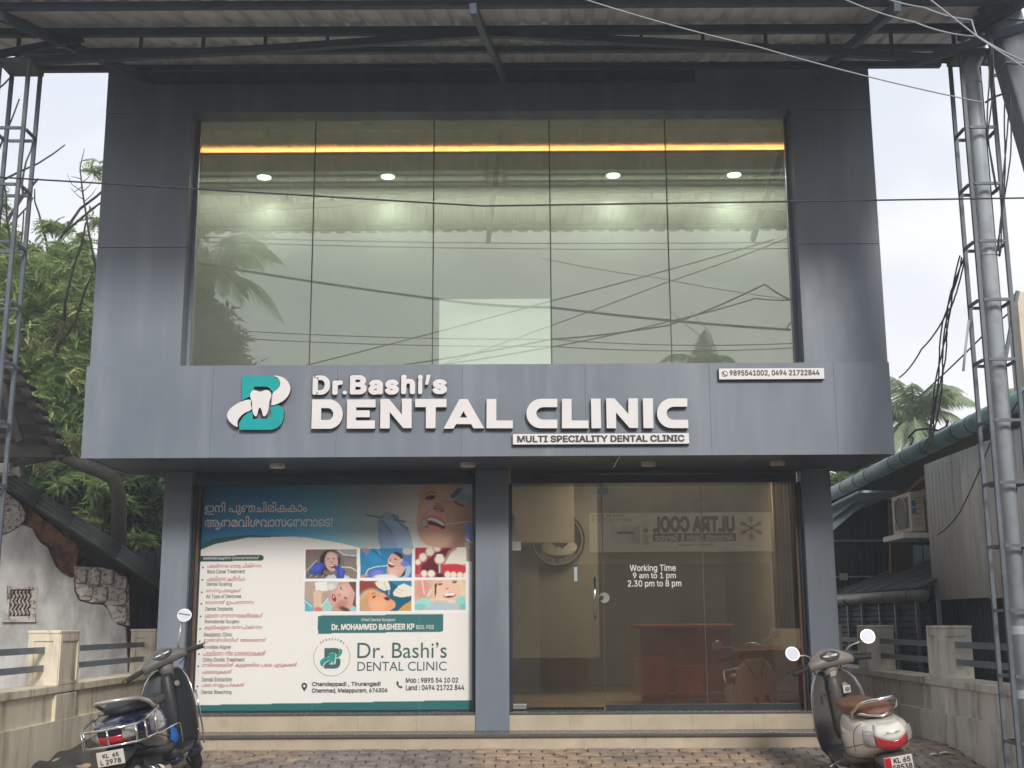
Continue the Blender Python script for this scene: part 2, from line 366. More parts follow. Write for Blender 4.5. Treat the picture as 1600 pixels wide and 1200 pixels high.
def glyphs(body, off=0.0, spacing=1.0, sans=True):
    """text as filled outlines; overlapping contours of one glyph are filled one by one so that none cancels another"""
    key = (body, sans)
    if key in GC: return GC[key].copy()
    c = bpy.data.curves.new('t', 'FONT'); c.body = body; c.size = 1; c.space_character = spacing; c.resolution_u = 3
    if FONT and sans: c.font = FONT
    o = bpy.data.objects.new('t', c); col.objects.link(o)
    dg = bpy.context.evaluated_depsgraph_get()
    cu = o.to_curve(dg)
    loops = []
    for sp in cu.splines:
        pts = []
        if sp.type == 'BEZIER':
            bp = sp.bezier_points; n = len(bp)
            for i in range(n):
                a, b = bp[i], bp[(i+1) % n]; p0, p1, p2, p3 = a.co.xy, a.handle_right.xy, b.handle_left.xy, b.co.xy
                st = abs((p1-p0).cross(p3-p0))+abs((p2-p0).cross(p3-p0)) < 1e-6
                k_ = 1 if st else 4
                for k in range(k_):
                    t = k/k_; pts.append(tuple(p0*(1-t)**3+p1*3*t*(1-t)**2+p2*3*t*t*(1-t)+p3*t**3))
        else: pts = [tuple(p.co.xy) for p in sp.points]
        if len(pts) > 2: loops.append(pts)
    o.to_curve_clear(); bpy.data.objects.remove(o)
    def area(p): return sum(p[i][0]*p[(i+1) % len(p)][1]-p[(i+1) % len(p)][0]*p[i][1] for i in range(len(p)))/2
    def inside(q, p):
        r = False
        for i in range(len(p)):
            (x0, y0), (x1, y1) = p[i], p[(i+1) % len(p)]
            if (y0 > q[1]) != (y1 > q[1]) and q[0] < (x1-x0)*(q[1]-y0)/(y1-y0)+x0: r = not r
        return r
    ar = [area(p) for p in loops]
    sgn = 1 if ar and ar[int(np.argmax(np.abs(ar)))] > 0 else -1
    outs = [p for p, a in zip(loops, ar) if a*sgn > 0]; holes = []
    for p, a in zip(loops, ar):
        if a*sgn < 0:
            if any(sum(inside(q, o_) for q in p) > len(p)*.6 for o_ in outs if len(o_) > 2): holes.append(p)
            else: outs.append(p)
    V_, F_ = [], []
    for ot in outs:
        cc_ = bpy.data.curves.new('g', 'CURVE'); cc_.dimensions = '2D'; cc_.fill_mode = 'BOTH'
        for lp in [ot]+[h for h in holes if sum(inside(q, ot) for q in h) > len(h)*.6]:
            sp = cc_.splines.new('POLY'); sp.points.add(len(lp)-1)
            sp.points.foreach_set('co', [v for q in lp for v in (q[0], q[1], 0, 1)]); sp.use_cyclic_u = True
        t_ = bpy.data.objects.new('g', cc_); m_ = bpy.data.meshes.new_from_object(t_); bpy.data.objects.remove(t_); bpy.data.curves.remove(cc_)
        n0 = len(V_); V_ += [(v.co.x, v.co.y, 0) for v in m_.vertices]; F_ += [tuple(i+n0 for i in p.vertices) for p in m_.polygons]; bpy.data.meshes.remove(m_)
    me = bpy.data.meshes.new('lettering'); me.from_pydata(V_, [], F_); me.update(); GC[key] = me
    return me.copy()
def text(name, body, px, Y, mat, parent, off=0.0, th=0.0, spacing=1.0, box_w=True, side=None, sans=True, mirror=False, world=None, xform=None, label=None):
    """lettering fitted to the place it takes: px=(x0,x1,ytop,ybottom) seen on plane Y, or world=(x0,x1,z0,z1)"""
    me = glyphs(body, min(off, 0), spacing, sans)
    n = len(me.vertices)
    if n == 0: return None
    co = np.zeros(n*3); me.vertices.foreach_get('co', co); co = co.reshape(-1, 3)
    layer = np.zeros(n)
    if off > 0:                                   # heavier weight: the glyph laid over itself, a hair apart
        ks = 8 if off > .03 else 4
        fcs = [tuple(p.vertices) for p in me.polygons]; cos = []; fs_ = []; ly = []
        for k in range(ks):
            a_ = 2*math.pi*(k+.5)/ks
            cos.append(co+np.array([math.cos(a_)*off, math.sin(a_)*off, 0])); ly.append(np.full(n, k*.0002)); fs_ += [tuple(i+k*n for i in f_) for f_ in fcs]
        co = np.concatenate(cos); layer = np.concatenate(ly); n = len(co)
        me = bpy.data.meshes.new('lettering'); me.from_pydata(co.tolist(), [], fs_); me.update()
    lo = co.min(0); hi = co.max(0)
    if world: x0, x1, z0, z1 = world
    else:
        x0 = PX(px[0], (px[2]+px[3])/2, Y); x1 = PX(px[1], (px[2]+px[3])/2, Y); z1 = PZ((px[0]+px[1])/2, px[2], Y); z0 = PZ((px[0]+px[1])/2, px[3], Y)
    X = x0 + (co[:, 0]-lo[0])/max(1e-6, hi[0]-lo[0])*(x1-x0); Z = z0 + (co[:, 1]-lo[1])/max(1e-6, hi[1]-lo[1])*(z1-z0)
    if th:
        bm = bmesh.new(); me.vertices.foreach_set('co', np.stack([X, Y-layer, Z], 1).ravel()); bm.from_mesh(me)
        r = bmesh.ops.extrude_face_region(bm, geom=list(bm.faces))
        vv = [q for q in r['geom'] if isinstance(q, bmesh.types.BMVert)]
        for q in vv: q.co.y -= th
        bmesh.ops.recalc_face_normals(bm, faces=bm.faces); bm.to_mesh(me); bm.free()
    else:
        me.vertices.foreach_set('co', np.stack([X, Y-layer, Z], 1).ravel())
    if xform is not None:
        me.transform(xform)
    me.materials.clear(); me.materials.append(M[mat])
    me.update()
    if th and side:
        me.materials.append(M[side])
        for p in me.polygons: p.material_index = 1 if abs(p.normal.y) < .5 else 0
    return place(name, me, parent, label)
def rect_px(x0, x1, y0, y1, Y):
    xm = (x0+x1)/2; ym = (y0+y1)/2
    return PX(x0, ym, Y), PX(x1, ym, Y), PZ(xm, y1, Y), PZ(xm, y0, Y)

# ------------------------------------------------------------------ ground
YS = 11.38                                  # foot of the steps
SLOPE = .14
def gz(Y): return 0.0 if Y >= YS else max(-.56, -(YS-Y)*SLOPE)
ys = [-300, -60, -12, 0, 7.38, YS, 16, 30, 80, 600]; xs = [-400, -60, -12, -4.2, 0, 4.2, 12, 60, 400]
g = [[(x, y, (0 if y >= YS else -.56 if y <= 7.38 else -(YS-y)*SLOPE)-.02) for x in xs] for y in ys]
tag(MB().sheet(g).build('ground', 'earth'), kind='structure')
tag(MB().box(-60, 60, -3.2, 6.2, -.62, -.556).build('road', 'asphalt'), kind='structure')
bp_ = MB().sheet([[(-4.02, 6.3, -.556), (4.0, 6.3, -.556)], [(-4.02, YS-4, -.552), (4.0, YS-4, -.552)], [(-4.02, YS, -.004), (4.0, YS, -.004)], [(-4.02, 16, -.004), (4.0, 16, -.004)]]).build('pavement', 'sand')
tag(bp_, kind='structure')
# interlocking pavers: first the ones the picture shows, then the rest of the slope as one mass
PW, PD = .205, .125
pm_meshes = {}
def paver_mesh(k):
    if k not in pm_meshes:
        b = MB(); w_, d_ = PW-.012, PD-.010
        j = .012*(1 if k % 2 else -1)
        top = [(-w_/2+.006, -d_/2+.005+j*.5), (0, -d_/2+.004-j*.5), (w_/2-.006, -d_/2+.005+j*.5), (w_/2-.006, d_/2-.005+j*.5), (0, d_/2-.004-j*.5), (-w_/2+.006, d_/2-.005+j*.5)]
        bot = [(-w_/2, -d_/2+j*.5), (0, -d_/2-j*.5), (w_/2, -d_/2+j*.5), (w_/2, d_/2+j*.5), (0, d_/2-j*.5), (-w_/2, d_/2+j*.5)]
        b.loft([[(x, y, -.03) for x, y in bot], [(x, y, .004) for x, y in bot], [(x, y, .010) for x, y in top]])
        me = bpy.data.meshes.new('paver'); me.from_pydata(b.v, [], b.f); me.update(); me.materials.append(M[('paver_a', 'paver_b', 'paver_c')[k//2]])
        bm = bmesh.new(); bm.from_mesh(me); bmesh.ops.recalc_face_normals(bm, faces=bm.faces); bm.to_mesh(me); bm.free()
        pm_meshes[k] = me
    return pm_meshes[k]
def patch(x, y):
    v = math.sin(x*1.35+.6)+.55*math.sin(x*3.1+y*2.4)+.4*math.sin(y*3.3-x)
    t = random.random()*.5-.25
    return 0 if v+t > .35 else (1 if v+t < -.25 else 2)
ang = math.atan(SLOPE)
npav = 0; rest = MB()
cells = []
row = 0
y = YS-PD/2-.002
while y > 7.5:
    off = (row % 2)*PW/2
    x = -3.95+off
    while x < 3.98: cells.append((x, y, -(YS-y)*SLOPE, ang)); x += PW
    y -= PD*math.cos(ang); row += 1
front = [c for c in cells if c[1] > YS-PD*5.6]
side = []
for r_ in range(15):
    for k in range(4):
        side.append((3.22+k*PW+(r_ % 2)*.1, YS+.07+r_*PD, 0, 0))
shown = front+side[:60]
shown = shown[:290]
for i, (x, y, z, a) in enumerate(shown):
    o = bpy.data.objects.new('paver', paver_mesh(patch(x, y)*2+(i % 2))); link(o, bp_)
    o.location = (x, y, z+random.uniform(-.002, .004)); o.rotation_euler = (a+random.uniform(-.012, .012), random.uniform(-.012, .012), random.uniform(-.01, .01))
keep = set((round(c[0], 3), round(c[1], 3)) for c in shown)
for (x, y, z, a) in cells+side:
    if (round(x, 3), round(y, 3)) in keep: continue
    s_, c_ = math.sin(a), math.cos(a); w_, d_ = PW-.012, PD-.010
    rest.add([(x+sx*w_/2, y+sy*d_/2*c_, z+.008+sy*d_/2*s_) for sx, sy in ((-1, -1), (1, -1), (1, 1), (-1, 1))], [(0, 1, 2, 3)])
rest.build('paver_field', 'paver_c', bp_, kind='stuff')

# ------------------------------------------------------------------ the clinic building
YF, YU, YG, YP, YSH, YB = 10.63, 10.74, 10.95, 11.65, 11.76, 11.86   # fascia, upper wall, upper glass, pillars, shutters, shop glass
XL0, XR0 = P(131, 640, YF).x, P(1394, 640, YF).x      # fascia ends
ZF0, ZF1 = P(760, 713, YF).z, P(760, 569, YF).z       # fascia bottom and top
XL1, XR1 = P(155, 340, YU).x, P(1372, 340, YU).x      # upper wall ends
ZT = 6.295
bld = thing('clinic_building', 'two-storey grey-blue clad dental clinic with a wide upper window and two glazed shopfronts', 'building', (PX(765, 800, YP), YP, 0))
# fascia panels, split at the joints the photo shows
seam = [XL0] + [PX(s, 640, YF) for s in (331, 526, 722, 915, 1110, 1306)] + [XR0]
for a, b in zip(seam[:-1], seam[1:]):
    box('fascia_panel', 'clad', a+.0006, b-.0006, YF, YF+.05, ZF0, ZF1, bld, bevel=.0012)
box('fascia_core', 'clad', XL0+.055, XR0-.055, YF+.052, YF+.10, ZF0+.035, ZF1-.045, bld)
for xa, xb in ((XL0, XL0+.05), (XR0-.05, XR0)):
    box('fascia_return', 'clad', xa, xb, YF+.052, YP+.3, ZF0, ZF1, bld)
box('fascia_cap', 'clad', XL0+.055, XR0-.055, YF+.102, YG-.01, ZF1-.04, ZF1-.004, bld)
nso = 6
for i in range(nso):
    a = XL0+.055+(XR0-XL0-.11)*i/nso; b = XL0+.055+(XR0-XL0-.11)*(i+1)/nso
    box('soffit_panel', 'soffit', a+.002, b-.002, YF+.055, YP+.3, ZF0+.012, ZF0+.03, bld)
# upper wall round the window
wx0, wx1 = PX(301, 172, YU), PX(1236, 176, YU); wz1 = PZ(768, 174, YU); wz0 = ZF1-.02
zs = PZ(760, 384, YU)
colseg = [(XL1, wx0), (wx1, XR1)]
for (a, b) in colseg:
    box('wall_panel', 'clad', a, b, YU, YG+.03, wz0, zs-.002, bld, bevel=.003)
    box('wall_panel', 'clad', a, b, YU, YG+.03, zs+.002, wz1-.002, bld, bevel=.003)
box('wall_panel', 'clad', XL1, XR1, YU, YG+.03, wz1+.002, ZT, bld)
box('wall_trim', 'steel', PX(240, 118, YU), PX(1085, 118, YU), YU-.03, YU-.003, PZ(700, 130, YU), PZ(700, 108, YU), bld)
# side walls, slab, back and roof of the building
for xa, xb in ((XL1, XL1+.2), (XR1-.2, XR1)):
    box('side_wall', 'shopwall', xa, xb, YG+.032, 17, ZF1+.01, ZT-.02, bld)
box('roof_slab', 'concrete', XL1+.21, XR1-.21, YG+.04, 17, ZT-.2, ZT-.05, bld)
pxl0, pxl1 = PX(250, 900, YP), PX(293, 900, YP)
pm0, pm1 = PX(743, 900, YP), PX(795, 900, YP)
pr0, pr1 = PX(1261, 900, YP), PX(1306, 900, YP)
box('floor_slab', 'concrete', pxl0+.01, pr1-.01, YP+.32, 17, ZF0+.34, ZF0+.55, bld)
LZ = .142                                     # top of the granite ledge
for a, b in ((pxl0, pxl1), (pm0, pm1), (pr0, pr1)):
    box('pillar', 'clad', a, b, YP, YP+.3, LZ, ZF0+.008, bld, bevel=.003)
for xa, xb in ((pxl0, pxl0+.15), (pr1-.15, pr1)):
    box('side_wall', 'shopwall', xa, xb, YP+.302, 17, 0, ZF0+.3, bld)
box('rear_wall', 'shopwall', pxl0+.16, pr1-.16, 16.9, 17.0, 0, ZF0+.3, bld)
# steps: tiles, granite ledge with nosing
x0s, x1s = PX(243, 1160, YS), PX(1296, 1160, YS)
n_t = 11
tw = (x1s-x0s)/n_t
box('step_core', 'grout', x0s+.01, x1s-.01, YS+.008, YP+.30, -.05, LZ-.03, bld)
for i in range(n_t):
    box('riser_tile', 'tile', x0s+i*tw+.0008, x0s+(i+1)*tw-.0008, YS, YS+.008, -.03, LZ-.032, bld)
box('ledge', 'granite', x0s-.02, x1s+.02, YS-.03, YP+.1, LZ-.03, LZ, bld, bevel=.004)
DZ = PZ(760, 1111, YB)                        # door sill height
for (a, b) in ((pxl1, pm0), (pm1, pr0)):
    n2 = 5; ww = (b-a)/n2
    for i in range(n2):
        box('riser_tile', 'tile', a+i*ww+.0008, a+(i+1)*ww-.0008, YP+.02, YP+.03, LZ+.001, DZ-.022, bld)
    box('sill_core', 'grout', a+.002, b-.002, YP+.031, YP+.299, LZ+.001, DZ-.022, bld)
    box('door_sill', 'granite', a+.001, b-.001, YP+.01, YB+.1, DZ-.02, DZ, bld, bevel=.002)
# upper window
win_panes = []
gx = [PX(309, 186, YG)-.02] + [PX(s, 377, YG) for s in (488.5, 677, 860, 1044)] + [PX(1230, 400, YG)+.03]
gx0, gx1 = wx0+.002, wx1-.002
gx[0] = gx0+.03; gx[-1] = gx1-.03
wfr = MB().box(gx0, gx0+.03, YG-.02, YG+.02, wz0, wz1).build('window_frame', 'clad', bld)
MB().box(gx1-.03, gx1, YG-.02, YG+.02, wz0, wz1).build('window_frame', 'clad', bld)
for a, b in zip(gx[:-1], gx[1:]):
    box('window_pane', 'wglass', a+.005, b-.005, YG, YG+.001, wz0, wz1, bld)
for a in gx[1:-1]:
    box('pane_joint', 'silicone', a-.005, a+.005, YG-.004, YG+.012, wz0, wz1, bld)

def cat_smooth(pts, it=2):
    for _ in range(it):
        q = []
        for i in range(len(pts)):
            a = pts[i]; b = pts[(i+1) % len(pts)]
            q += [(a[0]*.75+b[0]*.25, a[1]*.75+b[1]*.25), (a[0]*.25+b[0]*.75, a[1]*.25+b[1]*.75)]
        pts = q
    return pts

# ---- the room behind the upper window
CZ = CAMZ+4.87; LY = 11.88; BY = 12.34
room = thing('upper_room', 'shallow room behind the upper window with amber cove ceiling and panelled wall', 'room', ((XL1+XR1)/2, LY, ZF1))
rx0, rx1 = XL1+.21, XR1-.21
box('ceiling', 'ceil', rx0, rx1, YG+.035, BY+.3, CZ, CZ+.04, room)
lipz1 = PZ(768, 236, LY); lipz0 = PZ(768, 266, LY)
box('bulkhead', 'intwall', rx0, rx1, LY, LY+.02, lipz0, lipz1, room)
box('bulkhead_base', 'ceil', rx0, rx1, LY+.021, BY, lipz0, lipz0+.02, room)
box('bulkhead_back', 'ceil', rx0, rx1, BY-.0, BY+.02, lipz0+.03, CZ-.005, room)
wb0, wb1 = PX(686, 516, BY), PX(860, 516, BY); wbz1 = PZ(770, 466, BY); wbz0 = ZF1-.3
wallm = MB().box(rx0, wb0, BY, BY+.03, ZF1-.3, lipz0-.001).box(wb1, rx1, BY, BY+.03, ZF1-.3, lipz0-.001).box(wb0, wb1, BY, BY+.03, wbz1, lipz0-.001)
wallm.build('back_wall', 'intwall', room)
for yy in (273, 283.5):
    yg = (lipz0-CAMZ)/((PZ(768, yy, 10)-CAMZ)/10); box('soffit_groove', 'groove', rx0, rx1, yg-.028, yg+.028, lipz0-.004, lipz0-.001, room)
box('soffit_vent', 'brown', PX(757, 272, 12), PX(792, 272, 12), 11.93, 12.26, lipz0-.012, lipz0-.005, room)
box('inner_window', pm('inner_window_glow', (.68, .71, .67), .7, var=.05, scale=2, emit=.75), wb0, wb1, BY+.035, BY+.05, wbz0, wbz1, room)  # emission in the material stands in for daylight behind the pane
box('floor', 'shopwall', rx0, rx1, YG+.04, BY, ZF1-.34, ZF1-.3, room)
for xa, xb in ((rx0, rx0+.01), (rx1-.01, rx1)):
    box('room_side', 'intwall', xa, xb, YG+.04, LY-.005, ZF1-.3, CZ-.002, room)
for nm_, en_, z_, yy_, rx_, cl_ in (('cove_lamp', 34, lipz0+.07, LY+.16, math.pi, (1, .66, .38)), ('wall_fill_strip', 42, lipz0-.02, BY-.26, R(4), (1, .99, .92))):  # the second strip is added fill, brightening the back wall evenly
    al = bpy.data.lights.new(nm_, 'AREA'); al.shape = 'RECTANGLE'; al.size = rx1-rx0-.4; al.size_y = .10; al.energy = en_; al.color = cl_
    ao = bpy.data.objects.new(nm_, al); link(ao); ao.location = ((rx0+rx1)/2, yy_, z_); ao.rotation_euler = (rx_, 0, 0); ao.visible_glossy = True
cv = box('cove_strip', 'cove', rx0+.02, rx1-.02, LY+.115, LY+.14, lipz1-.055, lipz1-.04, room)
for i, sx in enumerate((413, 606, 958, 1147)):
    p = P(sx, 272, 12.02); d = thing('recessed_downlight', ['round cool downlight at the left end of the upper room', 'round cool downlight second from the left in the upper room', 'round cool downlight third from the left in the upper room', 'round cool downlight at the right end of the upper room'][i], 'ceiling light', (p.x, 12.02, lipz0), group='lit downlights of the upper room')
    MB().disc((p.x, 12.02, lipz0-.006), .085, (0, 0, 1), .01, 24).build('trim_ring', 'steelbrush', d)
    MB().disc((p.x, 12.02, lipz0-.014), .07, (0, 0, 1), .006, 24).build('diffuser', 'lamp', d)
    ld = bpy.data.lights.new('downlight_lamp', 'SPOT'); ld.energy = 20; ld.color = (.90, 1, .92); ld.spot_size = R(120); ld.spot_blend = 1; ld.shadow_soft_size = .05
    lo = bpy.data.objects.new('downlight_lamp', ld); link(lo); lo.location = (p.x, 12.15, lipz0-.03)
for i, sx in enumerate((369, 574, 779, 980, 1184)):
    p = P(sx, 205, 11.3)
    d = thing('ceiling_spot', 'small unlit ceiling spot above the amber cove, ' + ['far left', 'second from left', 'middle', 'second from right', 'far right'][i], 'ceiling light', (p.x, 11.3, CZ), group='small spots in the upper ceiling')
    MB().disc((p.x, 11.3, CZ-.006), .032, (0, 0, 1), .012, 16).build('trim_ring', 'steelbrush', d)
    MB().disc((p.x, 11.3, CZ-.014), .02, (0, 0, 1), .004, 12).build('lens', 'diff', d)

# ------------------------------------------------------------------ shopfronts: shutters, frames, glass, banner
def shutter(xa, xb, label):
    t = thing('rolling_shutter', label, 'shutter', ((xa+xb)/2, YSH, PZ(760, 757, YSH)), group='rolled-up shutters over the shopfronts')
    z0 = PZ(760, 756, YSH); z1 = ZF0+.01
    box('bottom_rail', 'shutter', xa+.03, xb-.03, YSH-.02, YSH+.02, z0, z0+.085, t, bevel=.004)
    z = z0+.09; 
    while z < z1-.02:
        box('slat', 'shutter', xa+.03, xb-.03, YSH-.008, YSH+.008, z, min(z+.072, z1), t, bevel=.003); z += .075
    for fx in (.10, .9):
        x = xa+(xb-xa)*fx; MB().box(x-.045, x+.045, YSH-.032, YSH-.021, z0+.03, z0+.052).build('lock_slot', 'frame', t)
    for fx in (.41, .60):
        x = xa+(xb-xa)*fx
        MB().tube([(x-.09, YSH-.022, z0+.03), (x-.085, YSH-.05, z0+.03), (x+.085, YSH-.05, z0+.03), (x+.09, YSH-.022, z0+.03)], .006, 6).build('pull_handle', 'shutter', t, smooth=True)
    for x0_, x1_ in ((xa+.002, xa+.035), (xb-.035, xb-.002)):
        box('guide_channel', 'frame', x0_, x1_, YSH-.03, YSH+.035, DZ+.001, z0-.002, t)
        
shutter(pxl1, pm0, 'rolled-up grey steel shutter above the printed banner')
shutter(pm1, pr0, 'rolled-up grey steel shutter above the glass door')
box('guide_strip', 'brown', pxl1+.037, pxl1+.062, YSH-.0, YSH+.02, DZ+.001, PZ(300, 756, YSH), bld)
box('guide_strip', 'brown', pr0-.062, pr0-.037, YSH-.0, YSH+.02, DZ+.001, PZ(1250, 756, YSH), bld)

sf = thing('glass_shopfront', 'frameless glass shopfront with a steel-handled door right of the middle pillar', 'shopfront', ((pm1+pr0)/2, YB, DZ))
gz1 = PZ(1000, 750, YB)+.12
gs = [pm1+.002, PX(943, 930, YB), PX(1100, 930, YB), pr0-.002]
dr = box('glass_door', 'sglass', gs[0]+.02, gs[1]-.003, YB, YB+.002, DZ+.025, gz1, sf)
for a, b in ((gs[1], gs[2]), (gs[2], gs[3])):
    box('glass_panel', 'sglass', a+.003, b-.003, YB, YB+.002, DZ+.02, gz1, sf)
box('bottom_channel', 'frame', gs[1], gs[3], YB-.02, YB+.02, DZ+.001, DZ+.055, sf)
box('bottom_channel', 'frame', gs[0], gs[1]-.01, YB+.025, YB+.04, DZ+.001, DZ+.03, sf)
box('joint_strip', 'silicone', gs[1]-.003, gs[1]+.003, YB-.003, YB+.006, DZ+.02, gz1, sf)
box('joint_strip', 'groove', gs[2]-.0025, gs[2]+.0025, YB-.002, YB+.004, DZ+.06, gz1, sf)
hx = PX(929, 930, YB); hz0, hz1 = PZ(929, 968, YB), PZ(929, 902, YB)
hd = MB().tube([(hx, YB-.05, hz0), (hx, YB-.05, hz1)], .011, 10).build('door_handle', 'chrome', dr, smooth=True)
MB().tube([(hx, YB-.05, hz0+.08), (hx, YB, hz0+.08)], .007, 8).tube([(hx, YB-.05, hz1-.08), (hx, YB, hz1-.08)], .007, 8).build('handle_standoff', 'chrome', dr, smooth=True)
lx, lz = PX(944, 934, YB), PZ(944, 934, YB)
MB().disc((lx, YB-.012, lz), .050, (0, 1, 0), .02, 24).build('lock_case', 'steelbrush', dr, smooth=False)
MB().disc((lx-.03, YB-.03, lz), .022, (0, 1, 0), .02, 16).build('lock_knob', 'chrome', dr)
x0_, x1_, z0_, z1_ = rect_px(799, 823, 1100, 1108, YB)
box('patch_fitting', 'steelbrush', x0_, x1_, YB-.012, YB-.002, z0_, z1_, dr, bevel=.002)
x0_, x1_, z0_, z1_ = rect_px(933, 950, 762, 773, YB)
box('patch_fitting', 'steelbrush', x0_, x1_, YB-.012, YB-.004, z0_, z1_, sf, bevel=.002)
x0_, x1_, z0_, z1_ = rect_px(799, 814, 846, 860, YB); box('door_sticker', 'intwall', x0_, x1_, YB-.003, YB-.002, z0_, z1_, dr)
x0_, x1_, z0_, z1_ = rect_px(897, 902, 886, 908, YB); box('door_sticker', pm('pale_blue_tag', (.35, .45, .5), .5), x0_, x1_, YB-.003, YB-.002, z0_, z1_, dr)
x0_, x1_, z0_, z1_ = rect_px(799, 804, 805, 840, YB); box('door_sticker', 'intwall', x0_, x1_, YB-.003, YB-.002, z0_, z1_, dr)
ot = thing('opening_hours_lettering', 'white vinyl opening hours lettering on the shop glass', 'lettering', (PX(1022, 900, YB), YB-.004, PZ(1022, 912, YB)))
text('lettering', 'Working Time', (984, 1056, 882, 895), YB-.003, 'white', ot, .012)
text('lettering', '9 am to 1 pm', (989, 1056, 894.5, 906), YB-.003, 'white', ot, .012)
text('lettering', '2.30 pm to 8 pm', (981, 1064.5, 906.5, 919), YB-.003, 'white', ot, .012)
# a person-height room inside
si = thing('reception_room', 'dim reception room behind the glass door with tan tiled floor', 'room', ((pm1+pr0)/2, 14, DZ))
ix0, ix1 = pm0-.6, pr1-.16
box('floor', 'floor', ix0, ix1, YB+.05, 16.88, DZ-.03, DZ, si)
box('ceiling', 'shopwall', ix0, ix1, YB+.05, 16.88, ZF0+.25, ZF0+.28, si)
box('back_wall', 'shopwall', ix0, ix1, 16.8, 16.88, DZ, ZF0+.25, si)
box('partition_wall', 'shopwall', ix0, ix0+.05, YB+.05, 16.8, DZ, ZF0+.25, si)
box('shopfront_backing', 'frame', pxl1+.01, pm0-.01, YB+.02, YB+.05, DZ+.001, ZF0+.0, bld)
lw = box('ceiling_light', 'warm', PX(953, 757, 12.6), PX(953, 757, 12.6)+.16, 12.5, 13.0, ZF0+.20, ZF0+.22, si)
pl_ = bpy.data.lights.new('reception_lamp', 'AREA'); pl_.energy = 75; pl_.size = 1.6; pl_.color = (1, .95, .88)
po = bpy.data.objects.new('reception_lamp', pl_); link(po); po.location = (1.6, 12.75, ZF0+.18)
gp = box('glass_screen', pm('grey_green_board', (.20, .205, .17), .6, var=.05), PX(797, 900, 14.2), PX(935, 900, 14.2), 14.2, 14.22, PZ(870, 1028, 14.2), ZF0+.24, si)
ld_ = thing('wall_disc', 'dark maroon round emblem hanging inside behind the glass door', 'emblem', P(870, 846, 14.1))
c_ = P(871, 843, 14.1); rr_ = abs(PX(871+43, 843, 14.1)-c_.x)
MB().disc(c_, rr_, (0, 1, 0), .03, 48).build('disc', 'maroon', ld_)
ring = [(c_.x+math.cos(t)*rr_*.9, 14.08, c_.z+math.sin(t)*rr_*.9) for t in np.linspace(0, 2*math.pi, 48, endpoint=False)]
MB().tube(ring, .006, 5, closed=True).build('ring', 'intwall', ld_)
def arc_text(s, c, r, a0, a1, Y, mat, parent, h):
    for i, ch in enumerate(s):
        if ch == ' ': continue
        a = a0+(a1-a0)*(i+.5)/len(s); x = c[0]+math.cos(a)*r; z = c[1]+math.sin(a)*r
        rot = (a-math.pi/2) if a1 < a0 else (a+math.pi/2)
        wd = h*.62
        T = Matrix.Translation((x, Y, z)) @ Matrix.Rotation(-rot, 4, 'Y')
        text('letter', ch, None, 0, mat, parent, .01, world=(-wd/2, wd/2, -h/2, h/2), xform=T)
arc_text('DENTAL CLINIC', (c_.x, c_.z), rr_*.78, math.pi*1.22, math.pi*1.78, 14.07, 'intwall', ld_, .045)
outline('swoosh', [[(PX(x, y, 14.08), PZ(x, y, 14.08)) for x, y in cat_smooth([(846, 850), (858, 846), (866, 852), (868, 858), (873, 853), (878, 858), (884, 853), (890, 846), (899, 848), (903, 856), (896, 864), (882, 868), (862, 868), (848, 862)], 2)]], 14.08, .01, 'intwall', ld_)
hp = box('hanging_panel', pm('pale_panel', (.22, .22, .18), .7, var=.08), PX(797, 800, 13.7), PX(897, 800, 13.7), 13.7, 13.72, PZ(850, 848, 13.7), ZF0+.24, si)
dk = thing('reception_desk', 'brown-red reception desk with a thick top standing behind the shop glass', 'desk', (PX(1072, 1100, 12.7), 12.7, DZ))
dx0, dx1, dz0, dz1 = rect_px(1002, 1145, 975, 1098, 12.7)
box('desk_top', 'darkred', dx0-.05, dx1+.02, 12.62, 13.3, dz1-.04, dz1, dk, bevel=.01)
box('desk_front', 'darkred', dx0, dx1-.02, 12.7, 12.74, DZ, dz1-.042, dk)
for k in range(2):
    box('desk_panel', 'darkred', dx0+.05+k*.5*(dx1-dx0), dx0-.06+(k+1)*.5*(dx1-dx0), 12.685, 12.699, DZ+.1, dz1-.12, dk, bevel=.004)
dk2 = thing('low_cabinet', 'dark red low cabinet right of the reception desk behind the glass', 'cabinet', (PX(1200, 1100, 12.5), 12.5, DZ))
cx0, cx1, cz0, cz1 = rect_px(1152, 1256, 1015, 1100, 12.5)
box('cabinet_body', 'darkred', cx0, cx1, 12.5, 13.0, DZ, cz1-.022, dk2); box('cabinet_top', 'darkred', cx0-.02, cx1+.02, 12.48, 13.02, cz1-.02, cz1, dk2, bevel=.005)
wc = thing('wooden_bench', 'low brown wooden bench at the back of the reception room', 'bench', (PX(880, 1060, 16), 16, DZ))
bx0, bx1, bz0, bz1 = rect_px(850, 918, 1033, 1064, 16)
box('bench_front', 'wood', bx0, bx1, 15.9, 15.94, DZ+.02, DZ+.5, wc); box('bench_top', 'wood', bx0-.03, bx1+.03, 15.85, 16.3, DZ+.502, DZ+.54, wc)
bc = thing('black_armchair', 'black low armchair left of the wooden bench inside', 'armchair', (PX(830, 1060, 16), 16, DZ))
bx0, bx1, _, _ = rect_px(812, 847, 1033, 1064, 16)
box('seat', 'frame', bx0, bx1, 15.8, 16.4, DZ+.1, DZ+.38, bc, bevel=.03); box('backrest', 'frame', bx0, bx1, 16.3, 16.42, DZ+.39, DZ+.75, bc, bevel=.03)
ct = thing('tan_curtain', 'tan pleated curtain at the right end of the shop glass', 'curtain', (PX(1230, 900, 12.2), 12.2, DZ))
cvx0, cvx1 = PX(1208, 900, 12.25), PX(1258, 900, 12.25)
